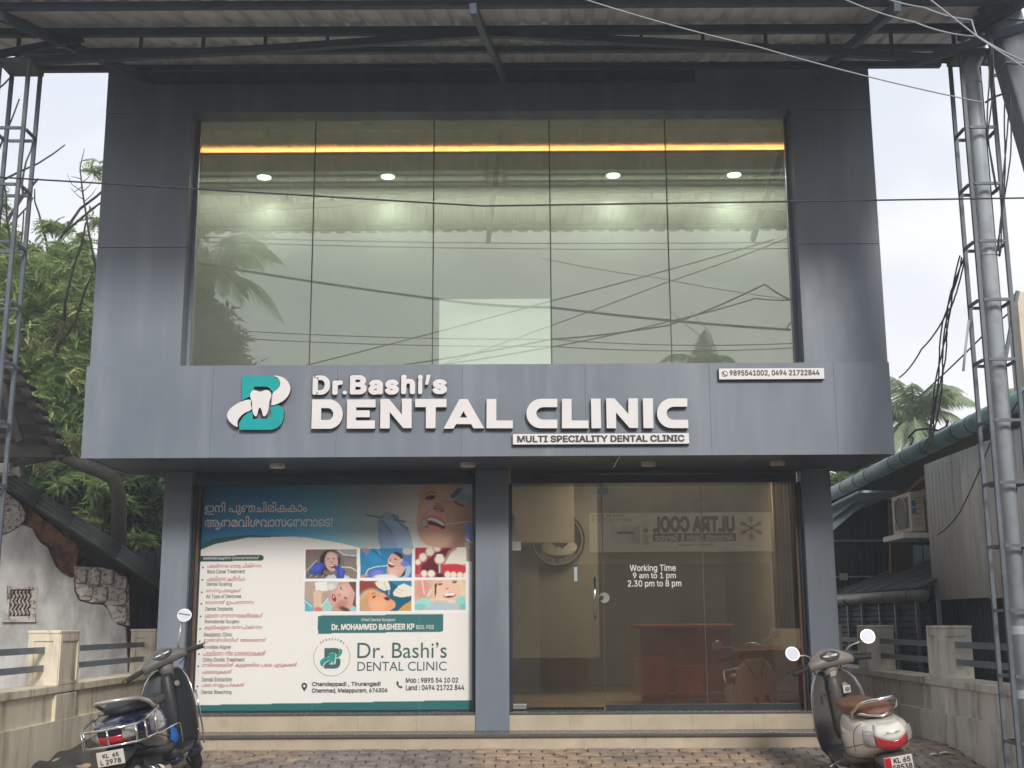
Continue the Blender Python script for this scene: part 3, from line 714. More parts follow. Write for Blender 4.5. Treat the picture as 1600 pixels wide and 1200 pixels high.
g = [[(cvx0+(cvx1-cvx0)*i/60, 12.25+.03*math.sin(i*.9)+.008*math.sin(i*2.3), z) for i in range(61)] for z in (DZ+.75, ZF0+.2)]
MB().sheet(g).build('curtain_cloth', 'curtain', ct, smooth=True, solid=.004)
# surface lamps under the soffit
for i, sx in enumerate((433.5, 731, 1013.5, 1215)):
    p = P(sx, 725, 11.15); p.z = ZF0+.011
    d = thing('soffit_lamp', ['round white surface lamp under the soffit, leftmost', 'round white surface lamp under the soffit above the banner corner', 'round white surface lamp under the soffit above the opening hours', 'round white surface lamp under the soffit at the right end'][i], 'ceiling light', p, group='surface lamps under the soffit')
    MB().disc((p.x, 11.15, p.z-.018), .07, (0, 0, 1), .034, 28).build('lamp_body', 'white', d, smooth=False)
    MB().disc((p.x, 11.15, p.z-.037), .060, (0, 0, 1), .003, 28).build('diffuser', 'diff', d)

# ------------------------------------------------------------------ signs on the fascia
LD = .05; YL = YF-LD
def A(p, sm=0, ox=320): 
    q = cat_smooth(p, sm) if sm else p
    return [(PX(ox+x/4, 560+y_/4, YL), PZ(ox+x/4, 560+y_/4, YL)) for x, y_ in q]
logo = thing('logo_sign', 'raised teal letter B with a white tooth and white swoosh, left of the name', 'sign', P(400, 672, YF))
outline('letter', [A([(232, 110), (425, 110), (452, 121), (468, 143), (469, 172), (452, 195), (426, 211), (416, 200), (405, 184), (385, 176), (307, 176), (307, 205), (290, 212), (292, 236), (262, 247), (232, 262)])], YF-.004, .045, 'teal', logo, side='return')
outline('letter', [A([(300, 328), (300, 378), (392, 378), (408, 368), (414, 345), (410, 306), (455, 290), (480, 303), (494, 330), (493, 375), (478, 410), (450, 435), (415, 446), (218, 446), (215, 425), (222, 395), (240, 364), (268, 341)])], YF-.004, .045, 'teal', logo, side='return')
outline('swoosh', [A([(425, 108), (470, 111), (512, 132), (537, 175), (535, 210), (512, 250), (474, 278), (414, 300), (420, 262), (424, 214), (452, 198), (473, 172), (472, 144), (457, 121)], 1)], YF-.004, .055, 'white', logo, side='return')
outline('swoosh', [A([(290, 254), (232, 268), (172, 302), (140, 340), (142, 378), (168, 410), (210, 434), (203, 405), (212, 378), (243, 344), (299, 322), (288, 290)], 1)], YF-.004, .055, 'white', logo, side='return')
outline('tooth', [A([(287, 222), (300, 203), (322, 200), (350, 214), (380, 199), (403, 202), (419, 220), (418, 244), (407, 268), (405, 300), (396, 342), (380, 365), (366, 364), (360, 330), (349, 306), (339, 318), (330, 362), (317, 367), (304, 345), (298, 310), (299, 278), (288, 250)], 2)], YF-.06, .012, 'white', logo, side='return')
def arc(cx, cy, rx, ry, a0, a1, n=14): return [(cx+math.cos(R(a0+(a1-a0)*i/n))*rx, cy-math.sin(R(a0+(a1-a0)*i/n))*ry) for i in range(n+1)]
nm = thing('name_sign', "raised white clinic name letters in two lines across the fascia", 'sign', P(780, 672, YF))
for ch, x0, x1, y0, y1 in (('D', 675, 783, 107, 228), ('r', 798, 862, 138, 228), ('.', 862, 888, 202, 226), ('B', 908, 1012, 105, 226), ('a', 1024, 1113, 134, 227), ('s', 1127, 1213, 133, 227),
                           ('h', 1228, 1315, 103, 224), ('i', 1332, 1362, 103, 224), ('’', 1378, 1411, 103, 165), ('s', 1423, 1514, 131, 224)):
    bold = .045 if ch not in '.’' else .01
    rr4 = (320+x0/4, 320+x1/4, 560+y0/4, 560+y1/4)
    fo = text('letter', ch, rr4, YF-.040, 'white', nm, bold, th=.008)
    text('letter_return', ch, rr4, YF-.004, 'return', fo, bold, th=.034)
L1 = [
 [[(672, 257), (790, 257)]+arc(775, 348, 88, 92, 80, -80)+[(790, 440), (666, 440)], [(728, 311), (728, 385), (772, 385)]+arc(770, 348, 33, 37, -80, 80)+[(772, 311)]],
 [[(890, 257), (1068, 257), (1068, 306), (947, 306), (947, 325), (1031, 325), (1031, 368), (945, 368), (945, 388), (1064, 388), (1064, 439), (887, 439)]],
 [[(1098, 254), (1152, 254), (1232, 352), (1232, 252), (1293, 252), (1293, 436), (1241, 436), (1156, 335), (1156, 438), (1096, 438)]],
 [[(1315, 254), (1511, 254), (1511, 305), (1444, 305), (1442, 437), (1382, 437), (1382, 305), (1315, 305)]]]
for lp in L1: outline('letter', [A(l) for l in lp], YF-.004, .05, 'white', nm, side='return')
L2 = [
 [[(-27, 439), (72, 254), (122, 254), (226, 437), (160, 437), (145, 411), (50, 411), (35, 439)], [(97, 331), (119, 370), (75, 370)]],
 [[(242, 254), (302, 254), (302, 388), (405, 388), (405, 437), (240, 437)]],
 [[(683, 253)]+arc(580, 345, 90, 92, 90, 270)+[(683, 437), (683, 383)]+arc(598, 344, 46, 39, 270, 90)+[(683, 305)]],
 [[(712, 253), (772, 253), (772, 388), (878, 388), (878, 437), (712, 437)]],
 [[(893, 252), (953, 252), (957, 437), (897, 437)]],
 [[(988, 250), (1040, 250), (1127, 347), (1127, 250), (1186, 250), (1188, 435), (1135, 435), (1050, 338), (1051, 437), (992, 437)]],
 [[(1217, 250), (1280, 250), (1284, 436), (1222, 436)]],
 [[(1495, 250)]+arc(1398, 343, 92, 93, 90, 270)+[(1502, 436), (1500, 384)]+arc(1412, 343, 46, 41, 270, 90)+[(1495, 302)]]]
for lp in L2: outline('letter', [A(l, ox=700) for l in lp], YF-.004, .05, 'white', nm, side='return')
def plate(label, pxr, texts, name='name_plate'):
    x0, x1, z0, z1 = rect_px(*pxr, YF-.04)
    t = thing(name, label, 'sign', ((x0+x1)/2, YF, z0))
    b = box('plate_box', 'return', x0, x1, YF-.04, YF-.001, z0, z1, t)
    box('plate_face', 'white', x0+.002, x1-.002, YF-.045, YF-.0405, z0+.003, z1-.003, t, bevel=.001)
    for body, r, off in texts: text('lettering', body, r, YF-.0475, 'ink', t, off)
    return t
plate('long thin white plate with black lettering under the clinic name', (801, 1077, 677, 694.5), [('MULTI SPECIALITY DENTAL CLINIC', (808, 1069.5, 680, 690.8), .035)])
pp = plate('long thin white phone-number plate at the upper right of the fascia', (1123, 1288, 575, 593), [('9895541002, 0494 21722844', (1140, 1280.5, 578, 588.5), .03)], 'phone_plate')
c_ = P(1132.5, 584, YF-.048)
MB().tube([(c_.x+math.cos(t)*.026, YF-.0475, c_.z+math.sin(t)*.026) for t in np.linspace(0, 6.283, 20, endpoint=False)], .0022, 4, closed=True).build('phone_symbol', 'ink', pp)
MB().tube([(c_.x-.013, YF-.0478, c_.z+.014), (c_.x-.010, YF-.0478, c_.z-.002), (c_.x+.002, YF-.0478, c_.z-.012), (c_.x+.014, YF-.0478, c_.z-.012)], [.006, .003, .003, .006], 6).build('phone_symbol', 'ink', pp)

# ------------------------------------------------------------------ the printed banner
def S(r, g, b): return tuple(((x/255)/12.92 if x/255 <= .04045 else ((x/255+.055)/1.055)**2.4) for x in (r, g, b))
bn = thing('printed_banner', 'large printed banner with a blue top, treatment list and six photographs behind the left shopfront', 'banner', ((pxl1+pm0)/2, YB, DZ))
bX0, bX1 = pxl1+.066, pm0-.036; bZ1 = PZ(522, 757, YB); bZ0 = PZ(522, 1109.5, YB)
NX, NZ = 430, 345
gxs = np.linspace(bX0, bX1, NX); gzs = np.linspace(bZ0, bZ1, NZ)
GX, GZ = np.meshgrid(gxs, gzs)
cam3 = np.array(CRI)
dv = np.stack([GX, np.full_like(GX, YB), GZ-CAMZ], -1) @ cam3.T
U = 800+F*dv[..., 0]/-dv[..., 2]; V = 600-F*dv[..., 1]/-dv[..., 2]
img = np.zeros(U.shape+(3,))
img[:] = S(240, 237, 231)
def lerp(t): return np.clip(t, 0, 1)[..., None]
def paint(mask, c, a=1.0):
    m_ = np.clip(mask, 0, 1)[..., None]*a
    img[:] = img*(1-m_)+np.array(S(*c))*m_
class Zm:
    """paint in the coordinates of one print area"""
    def __init__(s, ox, oy, k, clip=None): s.X = (U-ox)*k; s.Y = (V-oy)*k; s.k = k; s.clip = clip
    def cm(s, m_):
        if s.clip is not None:
            x0, x1, y0, y1 = s.clip; r = 10
            qx = np.maximum(np.maximum(x0+r-s.X, s.X-x1+r), 0); qy = np.maximum(np.maximum(y0+r-s.Y, s.Y-y1+r), 0)
            m_ = m_*np.clip((r-np.hypot(qx, qy))/4+.5, 0, 1)
        return m_
    def ell(s, cx, cy, rx, ry, c, ang=0, soft=.15, a=1):
        t = R(ang); dx = s.X-cx; dy = s.Y-cy
        e_ = np.hypot((dx*math.cos(t)+dy*math.sin(t))/rx, (-dx*math.sin(t)+dy*math.cos(t))/ry)
        paint(s.cm(np.clip((1-e_)/soft+.5, 0, 1)), c, a)
    def rect(s, x0, x1, y0, y1, c, a=1): paint(s.cm(((s.X > x0) & (s.X < x1) & (s.Y > y0) & (s.Y < y1))*1.0), c, a)
    def poly(s, pts, c, a=1):
        ins = np.zeros(s.X.shape, bool); n = len(pts)
        for i in range(n):
            x0, y0 = pts[i]; x1, y1 = pts[(i+1) % n]
            if y0 == y1: continue
            cnd = ((y0 > s.Y) != (y1 > s.Y)) & (s.X < (x1-x0)*(s.Y-y0)/(y1-y0)+x0)
            ins ^= cnd
        paint(s.cm(ins*1.0), c, a)
    def line(s, pts, wd, c, a=1):
        for (x0, y0), (x1, y1) in zip(pts[:-1], pts[1:]):
            L = max(1e-6, (x1-x0)**2+(y1-y0)**2); t = np.clip(((s.X-x0)*(x1-x0)+(s.Y-y0)*(y1-y0))/L, 0, 1)
            d = np.hypot(s.X-x0-t*(x1-x0), s.Y-y0-t*(y1-y0)); paint(s.cm(np.clip((wd/2-d)/3+.5, 0, 1)), c, a)
# header field
bx_ = [290, 300, 337, 385, 432, 480, 530, 562, 640, 745]; by_ = [858, 854, 841, 836, 837, 840, 848, 856, 857, 857]
lowb = np.interp(U, bx_, by_); gx_ = [290, 300, 337, 385, 432, 470]; gy_ = [870, 865, 850, 840.5, 839, 838.5]
paint((V < np.interp(U, gx_, gy_))*(U < 470)*1.0, (38, 92, 92))
hm = (V < lowb)*1.0
tt = np.clip((U-300)/330, 0, 1)
stops = [0, .35, .62, .82, 1.0]; cols = np.array([S(34, 112, 158), S(44, 134, 184), S(96, 166, 192), S(154, 170, 174), S(176, 172, 166)])
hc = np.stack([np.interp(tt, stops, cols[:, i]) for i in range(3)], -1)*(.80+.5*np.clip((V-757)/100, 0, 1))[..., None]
img[:] = img*(1-hm[..., None])+hc*hm[..., None]
z2 = Zm(520, 740, 5.454)
z2.rect(1140, 1240, 560, 752, (150, 148, 142))
z2.poly([(385, 395), (430, 340), (470, 322), (500, 350), (560, 352), (565, 385), (640, 455), (650, 480), (690, 640), (410, 640), (385, 560)], (126, 150, 178))
z2.poly([(430, 380), (500, 470), (560, 640), (690, 640), (640, 500), (560, 420)], (140, 162, 186))
z2.line([(415, 400), (500, 500)], 10, (86, 108, 140)); z2.line([(565, 420), (640, 480)], 16, (98, 122, 160)); z2.ell(530, 365, 38, 18, (104, 124, 150), 20)
z2.line([(280, 352), (420, 378)], 12, (92, 110, 128)); z2.line([(530, 395), (620, 410)], 15, (80, 92, 110)); z2.line([(620, 410), (745, 430)], 7, (170, 160, 145))
z2.poly(cat_smooth([(745, 120), (850, 80), (1010, 85), (1213, 130), (1213, 560), (1130, 620), (1000, 640), (860, 632), (765, 590), (722, 510), (715, 380), (735, 250)], 2), (176, 138, 116))
z2.ell(1130, 450, 110, 200, (140, 104, 86), 10, 1.2, .8); z2.ell(880, 560, 110, 60, (196, 158, 134), 0, 1.0, .8); z2.ell(820, 300, 70, 110, (194, 156, 132), 10, 1.2, .7)
z2.ell(980, 150, 150, 70, (186, 158, 140), 10, .9, .7)
z2.poly([(1005, 200), (1040, 150), (1100, 110), (1213, 85), (1213, 260), (1130, 235), (1060, 240)], (120, 146, 154)); z2.poly([(1000, 190), (1060, 130), (1110, 120), (1060, 190), (1020, 215)], (62, 92, 110)); z2.ell(1160, 130, 50, 50, (168, 182, 186), 0, .8)
z2.ell(1090, 600, 120, 60, (120, 88, 76), -40, 1, .7)
z2.ell(832, 205, 46, 20, (84, 52, 44), -8, .4); z2.ell(840, 207, 20, 14, (40, 24, 24), 0, .4); z2.line([(790, 178), (830, 155), (880, 165)], 9, (120, 84, 70)); z2.line([(1040, 240), (1075, 262), (1110, 278)], 16, (74, 48, 44)); z2.line([(950, 235), (1050, 250)], 6, (110, 80, 72), .7)
z2.ell(905, 290, 45, 34, (160, 112, 94), 20, .8); z2.ell(870, 300, 14, 9, (92, 46, 40), 10, .5); z2.ell(935, 318, 15, 9, (96, 50, 44), 15, .5)
z2.line([(830, 310), (770, 370), (755, 430)], 9, (142, 98, 82), .8); z2.line([(965, 330), (985, 380), (975, 430)], 8, (142, 98, 82), .8)
z2.ell(875, 420, 100, 56, (190, 100, 96), 22, .15); z2.ell(880, 425, 84, 40, (74, 22, 26), 24, .15)
z2.poly([(800, 385), (840, 375), (890, 388), (935, 415), (958, 440), (935, 445), (890, 418), (840, 402), (812, 402)], (232, 222, 208)); z2.ell(865, 466, 70, 22, (206, 128, 118), 12, .5)
for xx in (832, 860, 888, 914): z2.line([(xx, 378+(xx-832)*.35), (xx-3, 402+(xx-832)*.42)], 3, (170, 150, 140), .6)
z2.ell(778, 420, 34, 38, (136, 128, 122), 0, .2); z2.ell(778, 420, 24, 27, (168, 150, 138), 0, .3); z2.line([(815, 448), (795, 460)], 8, (70, 40, 40))
z2.line([(965, 432), (1130, 414), (1200, 412)], 9, (196, 166, 138)); 
for yy in (440, 485, 545): z2.ell(1170, yy, 52, 24, (92, 122, 176), 5, .3)
z2.poly([(1110, 590), (1213, 560), (1213, 752), (1140, 752), (1140, 640)], (140, 136, 132), .6); z2.line([(1140, 560), (1213, 610)], 10, (205, 200, 192))
# six photographs
def pic(clip, base):
    z = Zm(460, 840, 5.714, clip); z.rect(*clip, base); return z
a = pic((100, 560, 105, 368), (112, 104, 102))
a.poly([(100, 240), (180, 180), (260, 105), (100, 105)], (120, 96, 92)); a.poly([(380, 105), (560, 105), (560, 170), (430, 160)], (150, 152, 150)); a.line([(390, 118), (450, 155), (560, 165)], 8, (206, 208, 206)); a.poly([(440, 180), (560, 190), (560, 368), (460, 368)], (126, 116, 106))
a.ell(320, 205, 92, 96, (44, 34, 38), 10); a.poly([(235, 200), (300, 120), (260, 320), (300, 345), (240, 345)], (42, 32, 36)); a.ell(332, 215, 58, 88, (196, 158, 142), -8); a.ell(340, 165, 45, 30, (204, 170, 156), 0, .8)
a.ell(305, 190, 12, 5, (60, 40, 40)); a.ell(352, 186, 12, 5, (60, 40, 40)); a.ell(330, 222, 12, 7, (160, 112, 100)); a.ell(345, 255, 25, 18, (120, 40, 44), -10); a.ell(340, 248, 18, 6, (225, 215, 208), -8)
a.poly([(135, 300), (190, 225), (270, 225), (280, 250), (230, 330), (140, 335)], (46, 62, 150)); a.ell(205, 270, 46, 30, (64, 84, 180), -30, .8); a.poly([(370, 250), (420, 262), (455, 300), (440, 368), (375, 368), (385, 300), (352, 270)], (50, 66, 160)); a.ell(420, 310, 18, 50, (72, 90, 184), 0, .8)
a.line([(105, 300), (200, 205)], 6, (200, 190, 190)); a.line([(425, 262), (510, 268), (560, 300)], 7, (220, 220, 220)); a.poly([(270, 368), (300, 340), (360, 330), (380, 368)], (190, 190, 196)); a.poly([(440, 368), (450, 335), (490, 345), (500, 368)], (200, 200, 200))
for k in range(8): a.line([(120+k*18, 335+(k % 3)*14), (134+k*18, 350-(k % 2)*16)], 12, [(60, 60, 66), (150, 140, 120), (90, 70, 90)][k % 3])
b = pic((588, 1050, 95, 358), (38, 124, 168))
b.poly([(596, 95), (690, 95), (665, 180), (610, 120)], (190, 120, 104)); b.ell(720, 170, 90, 60, (30, 140, 190), 20, .8); b.line([(690, 105), (800, 190)], 12, (24, 100, 146)); b.line([(740, 95), (770, 160)], 8, (140, 190, 200), .7)
b.poly([(950, 140), (1050, 110), (1050, 358), (930, 358)], (70, 112, 168)); b.ell(1010, 120, 44, 34, (200, 190, 176), 0, .4); b.ell(1000, 300, 40, 60, (150, 186, 206), 20)
b.poly([(860, 150), (900, 130), (970, 165), (970, 230), (1000, 260), (985, 300), (950, 345), (850, 320), (825, 290), (835, 200)], (214, 168, 154)); b.poly([(880, 140), (910, 125), (965, 150), (975, 190), (950, 190), (920, 160)], (50, 34, 34)); b.ell(880, 310, 46, 30, (224, 180, 166), 0, .8)
b.ell(865, 245, 30, 22, (130, 42, 42), 20); b.ell(866, 234, 26, 8, (236, 228, 220), 20); b.ell(905, 195, 13, 5, (70, 44, 40), 15); b.ell(858, 200, 8, 5, (80, 50, 44), 15); b.poly([(955, 235), (1000, 200), (1020, 250), (985, 262)], (94, 110, 190)); b.ell(985, 235, 36, 22, (110, 124, 200), 10, .5)
b.poly([(655, 330), (710, 285), (800, 290), (790, 335), (700, 358), (660, 358)], (96, 104, 190)); b.ell(740, 315, 54, 24, (120, 126, 206), -5, .6); b.line([(636, 330), (660, 285), (720, 262), (835, 250)], 7, (216, 226, 232)); b.ell(820, 350, 110, 22, (226, 224, 220), 0, .4); b.line([(600, 350), (650, 335)], 22, (206, 140, 122)); b.poly([(950, 345), (1000, 270), (985, 340)], (40, 30, 36))
c = pic((1078, 1532, 90, 355), (178, 44, 62))
c.poly([(1140, 250), (1250, 150), (1350, 95), (1400, 95), (1330, 200), (1330, 260), (1260, 330), (1130, 330)], (98, 20, 40)); c.poly([(1340, 215), (1400, 120), (1450, 90), (1532, 90), (1532, 240), (1450, 235), (1350, 230)], (226, 220, 204)); c.line([(1340, 215), (1385, 130), (1440, 95)], 30, (160, 130, 124), .7)
c.ell(1430, 275, 130, 42, (196, 46, 60), 5); c.line([(1330, 235), (1450, 232), (1532, 250)], 6, (232, 190, 180))
for (x, y, rx, ry, an) in ((1105, 218, 26, 28, 20), (1148, 175, 36, 40, 20), (1210, 125, 40, 40, 10), (1275, 100, 34, 26, 0), (1158, 322, 30, 34, 0), (1222, 322, 36, 34, 0), (1368, 330, 28, 32, 0), (1420, 332, 30, 30, 0), (1478, 335, 28, 30, 0), (1525, 338, 20, 28, 0), (1297, 195, 46, 42, 0)):
    c.ell(x, y+4, rx, ry, (170, 140, 124), an, .2); c.ell(x, y, rx*.9, ry*.88, (232, 222, 204), an, .5)
c.ell(1297, 160, 30, 12, (250, 244, 236), 0, .6); c.line([(1298, 240), (1300, 312)], 20, (150, 146, 144)); c.line([(1294, 240), (1295, 312)], 5, (226, 224, 222)); c.ell(1300, 338, 34, 20, (70, 26, 34), 0, .3); c.ell(1110, 345, 34, 20, (216, 100, 110), 0, .4)
d = pic((92, 553, 392, 660), (176, 156, 142))
d.poly([(92, 540), (170, 600), (165, 660), (92, 660)], (96, 168, 184)); d.line([(92, 560), (160, 620)], 8, (200, 224, 226)); d.poly([(260, 392), (400, 392), (380, 450), (300, 470)], (186, 194, 196)); d.poly([(185, 400), (290, 392), (300, 480), (190, 470)], (226, 224, 218)); d.ell(330, 440, 34, 30, (214, 214, 208), 0, .5)
d.poly([(170, 480), (250, 480), (240, 600), (280, 640), (180, 660)], (212, 184, 160)); d.poly([(250, 600), (300, 540), (340, 600), (330, 660), (250, 660)], (160, 200, 190)); d.line([(230, 625), (300, 545)], 6, (230, 230, 226)); d.ell(215, 640, 34, 22, (206, 120, 104), 0, .4)
d.poly([(330, 500), (400, 420), (480, 395), (553, 392), (553, 600), (480, 655), (380, 655), (320, 590)], (206, 160, 146)); d.poly([(480, 392), (553, 392), (553, 640), (520, 600), (545, 500)], (104, 74, 64)); d.ell(420, 600, 60, 36, (184, 130, 118), -30, .8); d.ell(440, 480, 60, 50, (216, 176, 162), 0, .9)
d.ell(355, 540, 34, 18, (150, 30, 44), 70); d.ell(352, 530, 12, 6, (232, 220, 214), 60); d.ell(418, 452, 16, 6, (92, 60, 56), 55); d.ell(458, 540, 18, 7, (92, 60, 56), 40); d.ell(402, 515, 20, 14, (196, 140, 126), 40); d.ell(530, 640, 34, 26, (150, 200, 206), 0, .4); d.ell(450, 640, 50, 20, (90, 66, 60), 20, .6)
e2 = pic((583, 1047, 385, 655), (24, 92, 118))
e2.poly([(583, 385), (720, 385), (760, 450), (700, 480), (583, 480)], (142, 66, 54)); e2.poly([(850, 385), (1047, 385), (1047, 440), (900, 420)], (34, 128, 170)); e2.ell(690, 560, 110, 100, (214, 178, 140), 0, .3); e2.ell(640, 600, 60, 90, (196, 156, 116), 10, .5)
e2.poly([(650, 480), (760, 485), (800, 500), (850, 540), (905, 580), (905, 620), (850, 655), (690, 655), (660, 580)], (226, 158, 118)); e2.ell(750, 600, 70, 50, (236, 176, 138), 0, .9); e2.ell(828, 545, 26, 15, (88, 26, 34), 15); e2.ell(712, 530, 17, 8, (78, 48, 40), -40); e2.line([(690, 505), (720, 495)], 6, (120, 80, 60)); e2.ell(795, 508, 22, 12, (232, 168, 130), 20, .6)
e2.poly([(718, 400), (760, 385), (840, 390), (860, 460), (830, 470), (800, 475), (740, 440)], (228, 220, 206)); e2.line([(800, 400), (830, 465)], 5, (180, 172, 158)); e2.line([(845, 465), (845, 510)], 8, (216, 220, 224)); e2.poly([(880, 490), (930, 430), (980, 410), (1047, 440), (1047, 520), (960, 535), (890, 520)], (230, 222, 206)); e2.line([(900, 480), (950, 500)], 5, (180, 172, 160)); e2.line([(920, 455), (975, 480)], 5, (180, 172, 160)); e2.poly([(920, 655), (980, 600), (1047, 560), (1047, 655)], (196, 154, 84))
f = pic((1072, 1530, 378, 648), (222, 178, 162))
f.ell(1140, 450, 70, 120, (214, 150, 136), 10, .9); f.line([(1140, 380), (1160, 500)], 14, (232, 200, 188)); f.ell(1390, 470, 150, 120, (226, 208, 166), 0, .3); f.ell(1372, 470, 112, 112, (232, 190, 168), 0, .2); f.ell(1340, 520, 50, 40, (238, 198, 180), 0, .9)
f.poly([(1250, 420), (1275, 400), (1262, 540), (1250, 500)], (96, 62, 44)); f.ell(1302, 415, 22, 9, (86, 58, 50), -5); f.ell(1430, 398, 22, 9, (86, 58, 50), -8); f.line([(1280, 396), (1325, 388)], 5, (150, 110, 90)); f.line([(1408, 380), (1455, 378)], 5, (150, 110, 90)); f.ell(1365, 455, 20, 9, (206, 146, 128), -5)
f.ell(1385, 515, 58, 24, (196, 92, 88), -5); f.ell(1385, 508, 50, 15, (244, 240, 234), -5); f.ell(1385, 526, 36, 8, (110, 34, 40), -5)
f.poly([(1225, 545), (1440, 560), (1448, 590), (1225, 572)], (226, 214, 186)); 
for k in range(12): f.line([(1245+k*16, 556+k*1.2), (1245+k*16, 572+k*1.4)], 5, (90, 84, 76), .8 if k < 8 else .3)
f.poly([(1235, 575), (1440, 592), (1440, 648), (1190, 648)], (176, 190, 202)); f.ell(1150, 590, 80, 48, (156, 212, 204), -12, .3); f.ell(1120, 620, 60, 30, (128, 196, 190), 0, .6); f.ell(1490, 575, 56, 50, (146, 206, 198), 10, .3); f.ell(1510, 620, 36, 30, (120, 190, 184), 0, .5); f.line([(1190, 520), (1220, 470)], 14, (224, 216, 208))
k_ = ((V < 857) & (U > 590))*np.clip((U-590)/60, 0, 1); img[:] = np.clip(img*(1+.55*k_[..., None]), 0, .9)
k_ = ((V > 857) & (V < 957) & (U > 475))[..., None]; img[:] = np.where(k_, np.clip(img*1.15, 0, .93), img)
# green caption plate, bottom band, seam lines of the vinyl
q = Zm(460, 940, 5.333)
q.poly([(198, 122), (205, 118), (1238, 102), (1243, 108), (1243, 245), (1238, 250), (203, 268), (197, 262)], (58, 116, 118))
band = (V > np.interp(U, [285, 742], [1102, 1093.5])) ; paint(band*1.0, (44, 112, 112))
h3 = Zm(290, 850, 4.615); h3.poly([(100, 88), (545, 78), (562, 88), (567, 102), (560, 116), (545, 122), (102, 127)], (36, 84, 78))
for sx in (488, 655): paint(np.clip(1-np.abs(U-sx)*1.2, 0, 1)*.25, (190, 186, 180))
me = bpy.data.meshes.new('print_sheet')
vv = np.stack([GX, np.full_like(GX, YB-.012), GZ], -1).reshape(-1, 3)
ii = np.arange(NZ*NX).reshape(NZ, NX); fc = np.stack([ii[:-1, :-1], ii[:-1, 1:], ii[1:, 1:], ii[1:, :-1]], -1).reshape(-1, 4)
me.from_pydata(vv.tolist(), [], fc.tolist()); me.update()
ca = me.color_attributes.new('Col', 'FLOAT_COLOR', 'POINT'); ca.data.foreach_set('color', np.concatenate([np.clip(img, 0, 1).reshape(-1, 3)*.97, np.ones((NX*NZ, 1))], 1).ravel().astype(np.float32))
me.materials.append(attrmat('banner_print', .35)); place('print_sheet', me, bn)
box('banner_backing', 'frame', bX0-.01, bX1+.008, YB-.010, YB+.012, bZ0-.01, bZ1+.01, bn)
for a0, a1, c0, c1 in ((bX0-.025, bX0-.002, bZ0-.02, bZ1+.02), (bX1+.002, bX1+.03, bZ0-.02, bZ1+.02)): box('banner_frame', 'frame', a0, a1, YB-.03, YB-.0, c0, c1, bn)
box('banner_frame', 'frame', bX0-.001, bX1+.001, YB-.03, YB, bZ0-.02, bZ0-.001, bn)
M['txt_w'] = pm('print_cream', (.86, .80, .74), .4, var=.02); M['txt_r'] = pm('print_red', S(178, 66, 70), .4, var=.02); M['txt_g'] = pm('print_grey', S(92, 88, 84), .4, var=.02)
M['txt_t'] = pm('print_green', S(66, 100, 104), .4, var=.02); M['txt_d'] = pm('print_charcoal', S(66, 70, 76), .4, var=.02); M['txt_tl'] = pm('print_teal', S(40, 150, 138), .4, var=.02)
YT = YB-.0155
text('headline', 'ഇനി പുഞചിരിക്കാം'.replace('്', ''), (320, 480, 784, 804.5), YT, 'txt_w', bn, .010, sans=False)
text('headline', 'ആത്മവിശ്വാസേത്താെട!'.replace('്', ''), (320, 519.5, 806, 827), YT, 'txt_w', bn, .010, sans=False)
def T3(body, r, mat, off=0., nm_='lettering', o=(290, 850, 4.615), sans=True):
    text(nm_, body.replace('്', '') if ord(body[0]) > 3000 else body, (o[0]+r[0]/o[2], o[0]+r[1]/o[2], o[1]+r[2]/o[2], o[1]+r[3]/o[2]), YT, mat, bn, off, sans=sans)
T3('ലഭ്യമാകുന്ന േസവനങ്ങൾ', (130, 530, 88, 116), 'txt_w', .008, sans=False)
items = [('പല്ലിന്റെ േവരു ചികിത്സ', (155, 547, 140, 178), 'Root Canal Treatment', (157, 428, 184, 212)), ('പല്ലിെന്റ ക്ലീനിംഗ്', (152, 430, 230, 268), 'Dental Scaling', (152, 333, 275, 308)),
 ('െസറ്റുപല്ലുകൾ', (147, 400, 320, 356), 'All Type of Dentures', (147, 400, 363, 397)), ('െഡന്റൽ ഇംപ്ലാന്റ്സ്', (143, 492, 403, 441), 'Dental Implants', (143, 340, 454, 488)),
 ('േമാണ ശാസ്ത്രക്രിയകൾ', (138, 560, 495, 531), 'Periodontal Surgery', (139, 388, 545, 579)), ('കുട്ടികളുെട ദന്തചികിത്സ', (135, 552, 584, 621), 'Peadiatric Clinic', (133, 336, 638, 668)),
 ('ഇൻവിസിബിൾ അൈലനർ', (131, 583, 675, 713), 'Invisible Aligner', (131, 330, 729, 763)), ('പല്ലിെന്റ നിര േനെരയാക്കൽ', (126, 578, 766, 806), 'Ortho Dontic Treatment', (124, 425, 819, 849)),
 ('താടിെയല്ലിൽ കുടുങ്ങിയ പല്ല് എടുക്കൽ', (121, 805, 854, 893), 'Dental Extraction', (118, 335, 961, 992)), ('പല്ല് െവളുപ്പിക്കൽ', (115, 424, 999, 1036), 'Dental Bleaching', (115, 330, 1054, 1088))]
for ml, r1, en, r2 in items:
    T3(ml, r1, 'txt_r', 0, sans=False); T3(en, r2, 'txt_g', .012)
    c0 = P(290+(r1[0]-30)/4.615, 850+(r1[2]+28)/4.615, YT); MB().disc((c0.x, YT, c0.z), .0085, (0, 1, 0), .001, 10).build('bullet', 'txt_g', bn)
T3('പല്ലെടുക്കൽ', (118, 333, 905, 943), 'txt_r', 0, sans=False)
o4 = (460, 940, 5.333)
T3('Chief Dental Surgeon', (558, 840, 138, 170), 'txt_w', .008, o=o4); T3('Dr. MOHAMMED BASHEER KP', (310, 1000, 184, 237), 'txt_w', .035, o=o4); T3('BDS. FDS', (1015, 1162, 195, 229), 'txt_w', .008, o=o4)
